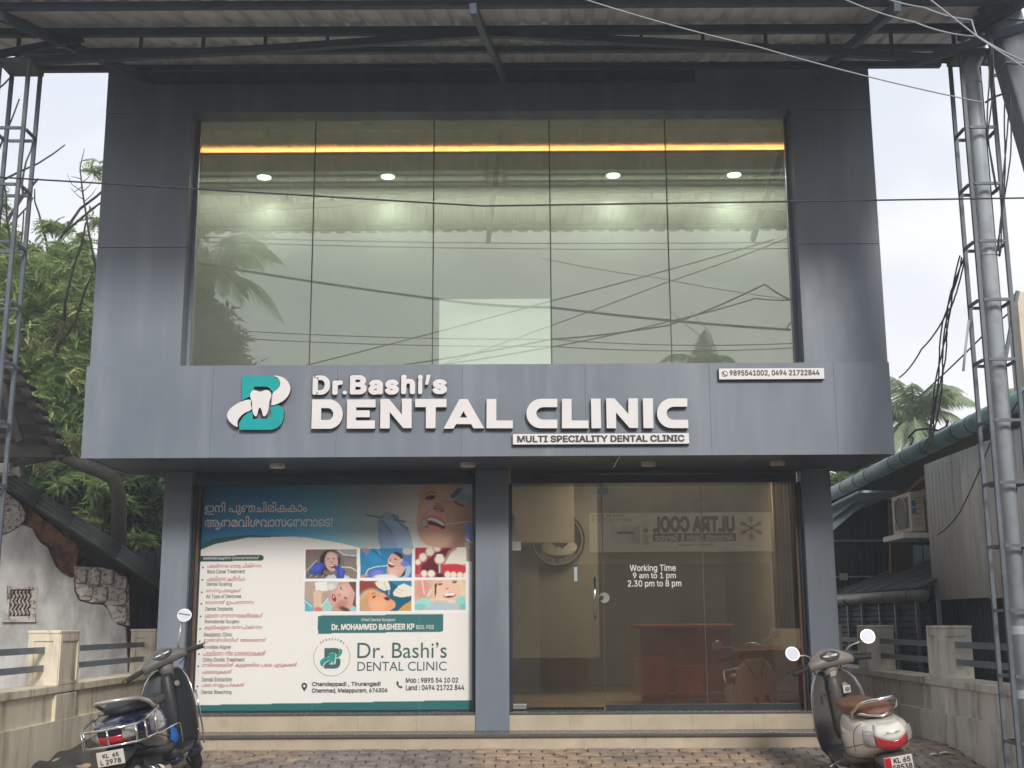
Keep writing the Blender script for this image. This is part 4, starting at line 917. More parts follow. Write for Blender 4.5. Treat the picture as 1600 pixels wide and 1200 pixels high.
T3("Dr. Bashi’s", (525, 1270, 340, 470), 'txt_t', 0, o=o4, sans=False); T3('DENTAL CLINIC', (525, 1268, 500, 576), 'txt_t', 0, o=o4, sans=False)
T3('Chandappadi , Tirurangadi', (148, 718, 668, 712), 'txt_d', .03, o=o4); T3('Chemmad, Malappuram, 676306', (146, 775, 722, 766), 'txt_d', .03, o=o4)
T3('Mob : 9895 54 10 02', (928, 1365, 634, 676), 'txt_d', .025, o=o4); T3('Land : 0494 21722 844', (928, 1415, 693, 738), 'txt_d', .025, o=o4)
def q4(pts, sm=0): return [(PX(460+x/5.333, 940+y/5.333, YT), PZ(460+x/5.333, 940+y/5.333, YT)) for x, y in (cat_smooth(pts, sm) if sm else pts)]
outline('map_pin', [q4([(83, 748), (62, 716), (58, 695), (68, 680), (83, 675), (98, 680), (108, 695), (104, 716)]), q4([(83, 690), (73, 697), (73, 708), (83, 716), (93, 708), (93, 697)])], YT, .0006, 'txt_d', bn)
outline('phone_symbol', [q4([(850, 670), (862, 662), (872, 682), (864, 690), (880, 706), (890, 700), (902, 712), (892, 722), (872, 716), (852, 692)])], YT, .0006, 'txt_d', bn)
cc = P(460+312/5.333, 940+465/5.333, YT); rr_ = 147/5.333*(YB/F)*1.0
MB().tube([(cc.x+math.cos(t)*rr_, YT+.001, cc.z+math.sin(t)*rr_) for t in np.linspace(math.pi*.78, math.pi*2.22, 50)], .0016, 4).build('emblem_ring', 'txt_g', bn)
arc_text("DrBASHI'S", (cc.x, cc.z), rr_*1.0, math.pi*.74, math.pi*.26, YT, 'txt_g', bn, .020)
outline('emblem_letter', [q4([(250, 388), (345, 386), (372, 395), (378, 415), (368, 432), (352, 440), (338, 424), (292, 424), (290, 452), (250, 470)]), ], YT, .0006, 'txt_t', bn)
outline('emblem_letter', [q4([(292, 524), (340, 522), (346, 500), (344, 478), (372, 470), (385, 490), (380, 530), (362, 552), (335, 557), (248, 557), (245, 535), (262, 510), (292, 494)])], YT, .0006, 'txt_t', bn)
outline('emblem_swoosh', [q4([(372, 386), (400, 402), (398, 432), (372, 460), (344, 470), (348, 444), (374, 430), (382, 410)], 1)], YT-.0004, .0006, 'txt_tl', bn)
outline('emblem_swoosh', [q4([(286, 456), (240, 470), (212, 496), (214, 526), (242, 545), (240, 522), (262, 500), (292, 490)], 1)], YT-.0004, .0006, 'txt_tl', bn)
outline('emblem_tooth', [q4([(284, 430), (298, 424), (314, 432), (330, 424), (344, 432), (340, 468), (332, 518), (322, 520), (314, 490), (306, 518), (294, 516), (288, 470)], 2)], YT-.0010, .0006, 'txt_tl', bn)

# ------------------------------------------------------------------ canopy roof over the forecourt
RYB, RYF = 10.6, 8.16
def rz(y): return CAMZ+2.527+.2475*y                 # underside of the sheets
RXL, RXR = PX(60, 105, RYB), PX(1466, 99, RYB); SK = .058
cn = thing('canopy_roof', 'corrugated sheet canopy roof on dark steel trusses above the facade', 'canopy', (PX(760, 40, 9.1), 9.1, rz(9.1)))
nsh = 8
def prof(u):                                        # trapezoidal rib profile, pitch .18 m
    t = (u/.18) % 1.0
    return .0 if t < .55 else (.026*(t-.55)/.1 if t < .65 else (.026 if t < .85 else .026*(1-(t-.85)/.15)))
for i in range(nsh):
    a, b = (RXR-RXL)*i/nsh, (RXR-RXL)*(i+1)/nsh+.05
    us = sorted(set([a, b]+[k*.18+t*.18 for k in range(int(a/.18)-1, int(b/.18)+2) for t in (0, .55, .65, .85, .999) if a < k*.18+t*.18 < b]))
    rows = []
    for y in (10.737, 9.4, RYF): rows.append([(RXL+u-SK*(RYB-y), y, rz(y)+.01+prof(u)+(.004 if i % 2 else 0)) for u in us])
    MB().sheet(rows).build('roof_sheet', 'sheet', cn, solid=.0015)
def roof_bar(x0, x1, y, dz, w_, h_, name, parent=cn):
    MB().box(x0, x1, y-w_/2, y+w_/2, rz(y)+dz-h_, rz(y)+dz).build(name, 'steel', parent)
YA = 9.1
xa0, xa1 = PX(-60, 40, YA), PX(1660, 40, YA)
roof_bar(xa0, xa1, YA, -.012, .05, .065, 'purlin')
roof_bar(PX(20, 72, 9.8), PX(1505, 68, 9.8), 9.8, -.01, .05, .05, 'purlin')
roof_bar(RXL+.02, RXR-.02, 10.5, -.004, .06, .05, 'purlin')
roof_bar(RXL-.05, RXR+.02, 8.35, -.01, .05, .05, 'purlin')
for px_, py_ in ((80, 20), (760, 40), (1345, 20)):
    p0 = P(px_, py_, 9.1)
    x_at = lambda y: {80: PX(224, 101, 10.5), 760: PX(786, 120, 10.5), 1345: PX(1278, 98, 10.5)}[px_]+(PX(px_ if px_ != 80 else 93, 24, 9.1)-{80: PX(224, 101, 10.5), 760: PX(786, 120, 10.5), 1345: PX(1278, 98, 10.5)}[px_])*(10.5-y)/1.4
    MB().bar((x_at(10.62), 10.62, rz(10.62)-.11), (x_at(8.2), 8.2, rz(8.2)-.11), .05, .075).build('rafter', 'steel', cn)
# bowed bottom chord and its struts, under the front purlin
YC = 9.1
ch = [P(-40, 101, YC), P(0, 98, YC), P(420, 77, YC), P(760, 52, YC), P(1180, 75, YC), P(1500, 93, YC), P(1560, 97, YC)]
for a, b in zip(ch[:-1], ch[1:]): MB().bar(a, b, .05, .06).build('bottom_chord', 'steel', cn)
def cz(x):
    for a, b in zip(ch[:-1], ch[1:]):
        if a.x <= x <= b.x: return a.z+(b.z-a.z)*(x-a.x)/(b.x-a.x)
    return ch[0].z
for s_ in (30, 124, 221, 318, 415, 512, 607, 905, 1002, 1098, 1196, 1293, 1392, 1490):
    x = PX(s_, 60, YC); MB().box(x-.013, x+.013, YC-.013, YC+.013, cz(x)+.02, rz(YA)-.088).build('strut', 'steel', cn)
# outriggers past the right-hand post
MB().bar(P(1430, 98, 9.15), P(1640, 30, 8.2), .05, .06).build('side_brace', 'steel', cn)
MB().bar(P(1500, 60, 9.0), P(1640, -20, 8.0), .05, .06).build('side_brace', 'steel', cn)
MB().bar(P(130, 60, 9.15), P(-60, 96, 9.0), .05, .05).build('side_brace', 'steel', cn)

# lattice posts
def lattice(label, x, y, zb, zt, ring0, tilt=0):
    t = thing('lattice_post', label, 'post', (x, y, zb), (0, tilt, 0), group='lattice posts carrying the canopy')
    h = .115
    for sx in (-1, 1):
        for sy in (-1, 1):
            MB().box(sx*h-.014, sx*h+.014, sy*h-.014, sy*h+.014, 0, zt-zb).build('upright', 'steel2', t, local=True)
    z = ring0-zb
    while z > .1:
        for sg in (-1, 1):
            MB().box(-h+.015, h-.015, sg*(h+.016)-.009, sg*(h+.016)+.009, z-.011, z+.011).build('rung', 'steel2', t, local=True)
            MB().box(sg*(h+.016)-.009, sg*(h+.016)+.009, -h+.015, h-.015, z-.011, z+.011).build('rung', 'steel2', t, local=True)
        z -= .463
    for q in (0, 1): MB().box(-h-.02, h+.02, -h-.02, h+.02, zt-zb, zt-zb+.03).build('head_plate', 'steel2', t, local=True) if q == 0 else None
    return t
pl = P(30, 300, 9.0); pr = P(1524, 200, 9.0)
ztop = PZ(30, 108, 9.0)
pa_, pb_ = P(32, 108, 9.0), P(-24, 720, 9.0); sl = (pa_.x-pb_.x)/(pa_.z-pb_.z); zb0 = gz(9.0)-.05
lattice('dark lattice steel post at the left, carrying the canopy', pa_.x-(pa_.z-zb0)*sl, 9.0, zb0, ztop, PZ(30, 210, 9.0), math.atan(sl))
lattice('dark lattice steel post at the right, with the grey drain pipe inside it', pr.x, 9.0, gz(9.0)-.05, ztop+.04, PZ(1524, 209, 9.0))
dp = thing('drain_pipe', 'grey plastic drain pipe running down inside the right lattice post', 'pipe', (pr.x+.02, 9.0, gz(9.0)))
pxp = pr.x+.012
MB().tube([(pxp, 9.0, gz(9.0)), (pxp, 9.0, ztop-.12), (pxp-.005, 9.0, ztop-.03), (pxp+.03, 8.98, ztop+.05), (pxp+.05, 8.95, ztop+.16), (pxp+.05, 8.93, rz(9)-.02)], .060, 20).build('pipe', 'pvc', dp, smooth=True)
for zz in (PZ(1540, 985, 9), PZ(1540, 1085, 9), PZ(1540, 395, 9), ztop-.14):
    MB().tube([(pxp, 9.0, zz-.03), (pxp, 9.0, zz+.03)], .066, 20).build('pipe_collar', 'pvc', dp, smooth=False)

# ------------------------------------------------------------------ compound walls
def comp_wall(label, x_in, x_out, y0, y1, zc, pill, mat, sgn, groove=True):
    """low wall along the forecourt side: base, plinth step, coping, pillars with recessed panels, rails"""
    t = thing('compound_wall', label, 'wall', ((x_in+x_out)/2, (y0+y1)/2, -.4))
    a, b = min(x_in, x_out), max(x_in, x_out)
    MB().box(a+.012 if sgn < 0 else a+.012, b-.012, y0, y1, -.75, zc-.07).build('wall_body', mat, t)
    zl = zc-.31
    fx = x_in
    MB().box(fx-.02 if sgn > 0 else fx-.012, fx+.012 if sgn > 0 else fx+.02, y0, y1, -.75, zl).build('plinth', mat, t, bevel=.004)
    MB().box(a-.02, b+.02, y0-.01, y1+.01, zc-.07, zc).build('coping', mat, t, bevel=.008)
    ys_ = []
    for (ya, yb_) in pill:
        p = MB().box(a-.01, b+.01, ya, yb_, zc+.001, zc+.455).build('pillar', mat, t, bevel=.01)
        # raised border strips round a sunk panel on the faces one sees
        for (u0, u1) in ((a-.01, b+.01),):
            for z0_, z1_ in ((zc+.001, zc+.03), (zc+.39, zc+.455)): MB().box(u0, u1, ya-.012, ya-.001, z0_, z1_).build('panel_border', mat, p)
            MB().box(u0, u0+.055, ya-.012, ya-.001, zc+.031, zc+.389).build('panel_border', mat, p); MB().box(u1-.055, u1, ya-.012, ya-.001, zc+.031, zc+.389).build('panel_border', mat, p)
        xx = x_in-.011 if sgn > 0 else x_in+.011
        q0, q1 = sorted((xx, xx-.011*sgn))
        for z0_, z1_ in ((zc+.001, zc+.03), (zc+.39, zc+.455)): MB().box(q0, q1, ya, yb_, z0_, z1_).build('panel_border', mat, p)
        MB().box(q0, q1, ya, ya+.05, zc+.031, zc+.389).build('panel_border', mat, p); MB().box(q0, q1, yb_-.05, yb_, zc+.031, zc+.389).build('panel_border', mat, p)
        MB().box(a-.02, b+.02, ya-.02, yb_+.01, zc+.456, zc+.485).build('pillar_cap', mat, p, bevel=.008)
        if True:
            MB().box(a-.018, b+.018, ya-.018, yb_, -.75, zc-.08).build('pillar_base', mat, p, bevel=.006)
        ys_.append((ya, yb_))
    xm = (a+b)/2
    ends = [y0]+[v for s_ in ys_ for v in s_]+[y1]
    for k in range(0, len(ends)-1, 2):
        if ends[k+1]-ends[k] < .3: continue
        for zz in (zc+.15, zc+.31):
            MB().box(xm-.012, xm+.012, ends[k]+.0, ends[k+1]-.001, zz-.028, zz+.028).build('rail', 'rail', t)
    return t
ZC = CAMZ-.525
comp_wall('cream painted low wall with pillar and two grey rails along the left side', -4.12, -4.38, 6.6, 14.6, ZC, [(8.3, 8.7), (11.2, 11.7), (14.2, 14.55)], 'cream', -1)
comp_wall('stained grey-cream low wall with pillars and two grey rails along the right side', 4.0, 4.27, 6.6, 16.5, ZC, [(9.2, 9.55), (11.56, 11.9), (13.92, 14.3), (16.1, 16.45)], 'cream_r', 1)

# debris heap covered with a dark tarpaulin at the foot of the left wall
db = thing('tarpaulin_heap', 'dark crumpled tarpaulin heap at the foot of the left wall behind the navy scooter', 'tarpaulin', (-3.7, 11.2, 0))
g = []
for i in range(34):
    row_ = []
    for j in range(22):
        u = i/33; v = j/21; h = math.sin(math.pi*min(1, u*1.02))**.7*math.sin(math.pi*min(1, v*.98+.02))**.6
        y_ = 10.2+u*1.7
        row_.append((-4.15+v*.85+.05*math.sin(u*9), y_, gz(y_)-.01+h*(.09+.05*math.sin(u*7+v*5)+.03*math.sin(v*17+u*3)+.03*math.sin(u*23-v*8))))
    g.append(row_)
MB().sheet(g).build('tarpaulin', pm('tarpaulin_dark', (.045, .045, .04), .75, var=.35, scale=6, bump=.4, bscale=30), db, smooth=True)

# ------------------------------------------------------------------ old house on the left
OH = 15.2
oh = thing('old_house', 'old plastered house with crumbling corner and sloping dark sheet roof beyond the left wall', 'house', (P(60, 1000, OH).x, OH, 0))
def pz(pts, Y, sm=0): return [(PX(x, y, Y), PZ(x, y, Y)) for x, y in (cat_smooth(pts, sm) if sm else pts)]
xL = PX(-260, 800, OH)
xr = PX(200, 900, OH); xc = PX(115, 890, OH)
# laterite core wall; the plaster skin is a sheet 4 cm proud of it
core = [(xL, -.1), (xr, -.1)]+[(PX(x, y, OH+.06), PZ(x, y, OH+.06)) for x, y in ((200, 903), (185, 893), (172, 888), (150, 886), (118, 884), (122, 862), (117, 846), (100, 838), (82, 822), (50, 798), (25, 778), (0, 762), (-60, 722), (-260, 590))]
outline('laterite_wall', [core], OH+.35, .28, 'laterite', oh)
pst = [(-260, 640), (-60, 740), (0, 838), (14, 833), (26, 826), (34, 820), (40, 822), (50, 826), (56, 838), (64, 849), (74, 855), (80, 870), (86, 884), (96, 895), (108, 902), (115, 903), (116, 925), (122, 938), (142, 944), (160, 945), (168, 952), (174, 968), (184, 976), (196, 980), (202, 1100), (-260, 1100)]
hole = [(11, 916), (57, 920), (56, 968), (10, 968)]
outline('plaster_skin', [pz(pst, OH), pz(hole, OH)], OH+.05, .05, 'plaster', oh)
outline('limed_masonry', [pz([(115, 885), (135, 886), (160, 887), (178, 893), (190, 902), (200, 915), (201, 978), (184, 974), (174, 966), (168, 950), (160, 942), (140, 941), (124, 936), (118, 922)], OH)], OH+.062, .045, 'limed', oh)
outline('limed_masonry', [pz([(-60, 722), (0, 766), (12, 772), (30, 786), (38, 800), (37, 812), (28, 822), (14, 830), (0, 835), (-60, 760)], OH)], OH+.062, .045, 'limed', oh)
# stone courses showing in the broken corner
for (x0_, y0_, x1_, y1_) in ((118, 888, 136, 912), (138, 888, 157, 915), (159, 890, 178, 914), (180, 900, 199, 922), (124, 915, 145, 938), (147, 917, 168, 941), (170, 918, 198, 946), (176, 948, 199, 974)):
    a0, a1, c0, c1 = rect_px(x0_, x1_, y0_, y1_, OH)
    m_ = MB(); cx_, cz_ = (a0+a1)/2, (c0+c1)/2
    rg = [[(cx_+(a1-a0)/2*k*math.copysign(abs(math.cos(t))**.5, math.cos(t))*(1+random.uniform(-.06, .06)), OH-yy, cz_+(c1-c0)/2*k*math.copysign(abs(math.sin(t))**.5, math.sin(t))*(1+random.uniform(-.06, .06))) for t in np.linspace(0, 2*math.pi, 14, endpoint=False)] for k, yy in ((1, -.03), (.99, .006), (.93, .022))]
    m_.loft(rg).build('stone', 'limed', oh, smooth=False)
for (x0_, y0_, x1_, y1_) in ((42, 802, 60, 822), (60, 812, 80, 838), (82, 826, 104, 846), (104, 846, 122, 872), (78, 846, 100, 872), (96, 872, 116, 900)):
    a0, a1, c0, c1 = rect_px(x0_, x1_, y0_, y1_, OH)
    cx_, cz_ = (a0+a1)/2, (c0+c1)/2
    rg = [[(cx_+(a1-a0)/2*k*math.copysign(abs(math.cos(t))**.6, math.cos(t))*(1+random.uniform(-.1, .1)), OH+.21-yy, cz_+(c1-c0)/2*k*math.copysign(abs(math.sin(t))**.6, math.sin(t))*(1+random.uniform(-.1, .1))) for t in np.linspace(0, 2*math.pi, 12, endpoint=False)] for k, yy in ((1, -.02), (.97, .05), (.8, .085))]
    MB().loft(rg).build('stone', 'laterite', oh)
# grille window
a0, a1, c0, c1 = rect_px(11, 57, 917, 968, OH)
wn = box('window', 'frame', a0, a1, OH+.055, OH+.07, c0, c1, oh)
for (u0, u1, v0, v1) in ((a0, a1, c1-.03, c1), (a0, a1, c0, c0+.04), (a0, a0+.03, c0+.041, c1-.031), (a1-.06, a1, c0+.041, c1-.031)):
    box('window_surround', 'limed', u0, u1, OH-.01, OH+.054, v0, v1, wn)
for k in range(6):
    x = a0+.055+(a1-a0-.13)*k/5
    MB().tube([(x+.016*math.sin(q*1.6), OH+.03, c0+.045+(c1-c0-.08)*q/12) for q in range(13)], [.011+.005*abs(math.sin(q*.8)) for q in range(13)], 6).build('grille_bar', 'limed', wn, smooth=True)
box('window_sill', 'plaster', a0-.03, a1+.02, OH-.05, OH-.002, c0-.03, c0-.002, oh)
# sheet roof: slopes down to the right, its verge tipped towards the forecourt
rt0, rt1 = P(-60, 690, OH-.9), P(247, 892, OH-.9)
dirr = (rt1-rt0); Ld = dirr.length; du = dirr.normalized()
for i in range(5):
    rows = []
    s0, s1 = Ld*i/5-.05, Ld*(i+1)/5+.05
    for s_ in (s0, s1):
        pp_ = rt0+du*s_+Vector((0, 0, .006*(i % 2)-.0))
        rows.append([tuple(pp_+Vector((0, -v*.55, -v*.47+.022*math.cos(v*2*math.pi/.105)))) for v in np.linspace(0, .34, 33)])
    MB().sheet(rows).build('roof_sheet', 'oldroof', oh, smooth=True, solid=.004)
rows = [[tuple(rt0+du*s_+Vector((0, v, -.02-v*.36+.02*math.cos(v*60)))) for v in np.linspace(.0, 3.4, 80)] for s_ in (0, Ld)]
MB().sheet(rows).build('roof_sheet', 'oldroof', oh, smooth=True, solid=.004)
MB().bar(rt0+Vector((0, .25, -.16)), rt1+Vector((0, .25, -.16)), .06, .12).build('rafter', 'darkwood', oh)
box('slab_end', 'plaster', PX(-60, 732, 13.9), PX(20, 732, 13.9), 13.8, 14.1, PZ(5, 740, 13.9), PZ(5, 725, 13.9), oh, bevel=.01)
bw = thing('dark_sheet_wall', 'dark corrugated sheet wall behind the crumbled corner of the old house', 'wall', (P(225, 940, 16.2).x, 16.2, 0))
x0_ = PX(90, 940, 16.2); x1_ = PX(300, 940, 16.2)
MB().sheet([[(x0_+u, 16.2+.018*math.cos(u*2*math.pi/.09), z) for u in np.arange(0, x1_-x0_, .0225)] for z in (-.1, PZ(225, 862, 16.2))]).build('corrugated_sheet', 'navy', bw, smooth=True, solid=.002)

# old timber roof with battens above the left house
OR = 13.2
orf = thing('old_timber_eave', 'dark old timber roof eave with battens at the left edge, under the tree', 'roof', P(30, 700, OR))
def rp(u, v):   # u: along to the right (down the slope), v: up/back
    a_ = P(-40, 530, OR); b_ = P(92, 712, OR); c__ = P(-40, 712, OR)
    return None
edge = [(-60, 455), (0, 545), (35, 600), (62, 655), (90, 705), (95, 716)]
for (p0_, p1_) in zip(edge[:-1], edge[1:]):
    a_ = P(*p0_, OR); b_ = P(*p1_, OR); lo_a = P(p0_[0]-160, p0_[1]+40, OR+1.8); lo_b = P(p1_[0]-160, p1_[1]+25, OR+1.8)
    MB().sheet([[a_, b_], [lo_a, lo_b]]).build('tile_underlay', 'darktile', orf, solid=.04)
for (p0_, p1_) in zip(edge[:-1], edge[1:]):
    MB().bar(P(*p0_, OR-.05), P(*p1_, OR-.05), .09, .07).build('barge_board', 'darkwood', orf)
for yy, xe in ((568, 20), (590, 32), (625, 52), (661, 68), (684, 78), (700, 86)):
    MB().bar(P(-60, yy-4, OR+.05), P(xe, yy, OR+.05), .05, .055).build('batten', 'darkwood', orf)
MB().bar(P(4, 600, OR-.1), P(32, 690, OR-.1), .07, .07).build('brace', 'darkwood', orf)
MB().bar(P(-40, 708, OR), P(92, 708, OR), .10, .10).build('wall_plate', 'darkwood', orf)
for k in range(14):   # ragged tile ends along the verge
    t = k/14; i = min(int(t*5), 4); f_ = t*5-i
    a_ = P(edge[i][0]+(edge[i+1][0]-edge[i][0])*f_, edge[i][1]+(edge[i+1][1]-edge[i][1])*f_, OR-.02)
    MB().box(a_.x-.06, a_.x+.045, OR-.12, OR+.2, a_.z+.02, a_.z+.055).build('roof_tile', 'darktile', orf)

# ------------------------------------------------------------------ sheds on the right
sh = thing('sheet_shed', 'corrugated sheet shed with long blue-grey eave gutter beyond the right wall', 'shed', (4.9, 14, 0))
GX_ = 4.55
def corr_x(x, y0, y1, z0f, z1f, mat, pitch=.115, amp=.018, name='corrugated_sheet', parent=sh):
    ys_ = np.arange(y0, y1+.001, pitch/8)
    MB().sheet([[(x+amp*math.cos(y*2*math.pi/pitch), y, z0f(y)) for y in ys_], [(x+amp*math.cos(y*2*math.pi/pitch), y, z1f(y)) for y in ys_]]).build(name, mat, parent, smooth=True, solid=.002)
zt_ = lambda y: CAMZ+1.80+.0*(y)
zb_ = CAMZ+.225
yv = 13.5
for k in range(4):
    corr_x(4.62+.006*(k % 2), yv-.80*(k+1)-.03, yv-.80*k, lambda y: zb_+(0 if k < 2 else -.012), lambda y: CAMZ+1.72, 'galv')
for k in range(4):
    corr_x(4.62+.006*(k % 2), yv-3.2-.80*(k+1)-.03, yv-3.2-.80*k, lambda y: zb_, lambda y: CAMZ+1.95, 'galv')
for k in range(8):
    corr_x(4.75, yv+.6-.9*(k+1), yv+.6-.9*k, lambda y: -.5, lambda y: CAMZ+.30, 'blacksheet')
# eave gutter pipe with bands
gp0, gp1 = Vector((4.42, 18.5, CAMZ+1.70)), Vector((4.42, 9.6, CAMZ+1.90))
gt = thing('eave_gutter', 'thick blue-grey gutter pipe with dark straps along the shed eave', 'gutter', gp0)
MB().tube([gp0, gp1], .088, 16).build('pipe', 'gutter', gt, smooth=True)
for k in range(13):
    p = gp0.lerp(gp1, (k+.5+.25*math.sin(k*2.3))/13); MB().tube([p-Vector((0, .012, 0)), p+Vector((0, .008, 0))], .092, 16).build('strap', 'band', gt)
MB().tube([(4.40, 12.6+.05*math.sin(k), CAMZ+1.82+.13*math.cos(k*.7)) if False else (4.36+.1*math.sin(k*.8), 12.0+k*.14, CAMZ+1.97+.03*math.sin(k*1.7)) for k in range(11)], .012, 6).build('cable_loop', 'cable', gt, smooth=True)
# roof above the gutter, rising away
MB().sheet([[(4.62, 18.5, CAMZ+1.74), (4.62, 9.6, CAMZ+1.96)], [(8.5, 18.5, CAMZ+2.0), (8.5, 9.6, CAMZ+2.2)]]).build('roof_sheet', 'oldroof', sh, solid=.02)
MB().bar(P(1305, 800, 17), P(1372, 768, 15.3), .5, .03).build('flashing', 'bluesheet', sh)
bl = thing('blue_flashing_sheet', 'pale blue metal sheet propped under the gutter beside the clinic pillar', 'metal sheet', P(1310, 830, 16.8))
MB().sheet([[P(1298, 832, 16.8), P(1372, 768, 15.6)], [P(1298, 812, 16.9), P(1352, 775, 15.7)]]).build('sheet_strip', 'bluesheet', bl, solid=.01)
MB().sheet([[P(1296, 815, 16.85), P(1348, 774, 15.65)], [P(1296, 803, 16.9), P(1340, 772, 15.8)]]).build('sheet_strip', 'bluesheet', bl, solid=.01)
# dark mesh wall facing the street, with pale rails
dwY = 17.6
dw = thing('dark_mesh_wall', 'dark navy sheet wall with thin pale rails behind the right-hand wall', 'wall', (P(1360, 1000, dwY).x, dwY, 0))
x0_ = PX(1270, 900, dwY); x1_ = PX(1500, 900, dwY)
for k in range(4):
    a_ = x0_+(x1_-x0_)*k/4; b_ = x0_+(x1_-x0_)*(k+1)/4+.02
    MB().sheet([[(u, dwY+.015*math.cos(u*2*math.pi/.08), z) for u in np.arange(a_, b_, .02)] for z in (-.1, CAMZ+1.75)]).build('corrugated_sheet', 'navy', dw, smooth=True, solid=.002)
for yy in (844.5, 901): MB().box(x0_, PX(1402, yy, dwY-.1), dwY-.09, dwY-.06, PZ(1350, yy+1.2, dwY-.1), PZ(1350, yy-1.2, dwY-.1)).build('rail', 'pvc', dw)
MB().box(PX(1312, 900, dwY-.1), PX(1324, 900, dwY-.1), dwY-.12, dwY-.08, PZ(1318, 907, dwY), PZ(1318, 896, dwY)).build('junction_box', 'galv', dw)
MB().bar(P(1396, 905, 16.4), P(1393, 780, 16.4), .08, .08).build('timber_post', pm('tan_timber', (.20, .13, .075), .8, var=.3), dw)
MB().bar(P(1393, 792, 16.2), P(1452, 742, 13.7), .07, .05).build('timber_beam', 'tan_timber_' if False else pm('tan_timber', (.2, .13, .075)), dw)
MB().sheet([[P(1400, 848, 16.3), P(1430, 850, 16.3)], [P(1400, 906, 16.3), P(1430, 900, 16.3)]]).build('brown_panel', pm('brown_board', (.07, .045, .035), .8), dw, solid=.01)
for k, (xa_, xb_) in enumerate(((1427, 1441), (1443, 1454), (1456, 1461))):
    MB().sheet([[P(xa_, 851, 16.0), P(xb_, 853, 16.0)], [P(xa_+1, 898, 16.0), P(xb_+1, 894, 16.0)]]).build('blue_pane', 'bluesheet', dw, solid=.01)
# lean-to roof with gutter
lt = thing('lean_to_roof', 'low grey lean-to roof with a gutter and a broken white frame lying on it', 'roof', (4.5, 14.5, CAMZ+.33))
MB().sheet([[(4.42, 17.4, CAMZ+.36), (4.42, 13.3, CAMZ+.36)], [(5.6, 17.4, CAMZ+.80), (5.6, 13.3, CAMZ+.86)]]).build('roof_sheet', 'oldroof', lt, solid=.02)
for k in range(6):
    y_ = 13.4+k*.7; MB().bar((4.40, y_, CAMZ+.375), (5.6, y_, CAMZ+.84), .05, .02).build('sheet_lap', 'gutter2', lt)
MB().tube([(4.38, 17.4, CAMZ+.30), (4.38, 13.1, CAMZ+.27)], .065, 12).build('gutter', 'gutter2', lt, smooth=True)
for k in range(5): MB().tube([(4.38, 13.5+k*.85, CAMZ+.275), (4.38, 13.53+k*.85, CAMZ+.275)], .070, 12).build('gutter_strap', 'band', lt)
wf = thing('broken_frame', 'white broken plastic frame lying on the lean-to roof', 'frame', (4.6, 15, CAMZ+.45))
fpts = [P(1363, 928, 15.6), P(1366, 919, 15.8), P(1414, 909, 15.0), P(1424, 919, 14.6)]
for a_, b_ in ((fpts[0], fpts[1]), (fpts[1], fpts[2]), (fpts[2], fpts[3]), (fpts[0], P(1400, 926, 15.0))): MB().bar(a_, b_, .035, .03).build('frame_bar', 'white', wf)
MB().sheet([[P(1414, 910, 15.0), P(1455, 907, 14.3)], [P(1424, 919, 14.8), P(1462, 912, 14.1)]]).build('cover_flap', 'galv', wf, solid=.006)
# louvred screen under the lean-to
ls = thing('louvre_screen', 'dark louvred screen with grey posts under the lean-to roof', 'screen', (4.45, 15, 0))
for k in range(22):
    z = -.1+k*.068; MB().box(4.47, 4.49, 13.2, 17.4, z, z+.052).build('louvre', 'navy', ls)
for px_ in (1328, 1350, 1378, 1403, 1436, 1470):
    d_ = P(px_, 1000, 10); yy = 4.44/ (d_.x/10)
    MB().box(4.425, 4.46, yy-.02, yy+.02, -.1, CAMZ+.24).build('post', 'rail', ls)
# outdoor air-conditioner units on a bracket
def ac(label, pts):
    (x0, y0, x1, y1, Y) = pts
    a0, a1, c0, c1 = rect_px(x0, x1, y0, y1, Y)
    t = thing('outdoor_ac_unit', label, 'air conditioner', ((a0+a1)/2, Y, c0), group='outdoor units on the shed bracket')
    box('casing', 'ac', a0, a1, Y, Y+.72, c0, c1, t, bevel=.012)
    # left side carries the fan grille, facing the yard
    box('fan_recess', 'acdark', a0-.006, a0-.001, Y+.10, Y+.62, c0+.05, c1-.05, t)
    ring_ = [(a0-.012, Y+.36+.22*math.cos(q), (c0+c1)/2+.2*math.sin(q)) for q in np.linspace(0, 6.283, 24, endpoint=False)]
    MB().tube(ring_, .008, 5, closed=True).build('fan_ring', 'ac', t)
    for k in range(6):
        z = c0+.08+k*(c1-c0-.16)/5; box('front_rib', 'acdark', a0+.04, a1-.04, Y-.004, Y-.001, z, z+.006, t)
    return t, a0, a1, c0, c1
t1_, a0, a1, c0, c1 = ac('cream outdoor air conditioner with a blue sticker, nearer of the two on the shed bracket', (1424, 768, 1445, 830, 14.1))
box('blue_sticker', 'blue', a0+.01, a0+.055, 14.1-.007, 14.1-.005, c0+.20, c0+.27, t1_); box('blue_sticker', 'blue', a0+.01, a0+.055, 14.1-.007, 14.1-.005, c0+.29, c0+.36, t1_)
ac('cream outdoor air conditioner half hidden by the corrugated sheet', (1447, 762, 1468, 826, 14.3))
box('bracket', 'galv', PX(1404, 840, 14.2), PX(1470, 840, 14.2), 14.0, 14.8, PZ(1430, 842, 14.2), PZ(1430, 834, 14.2), sh)

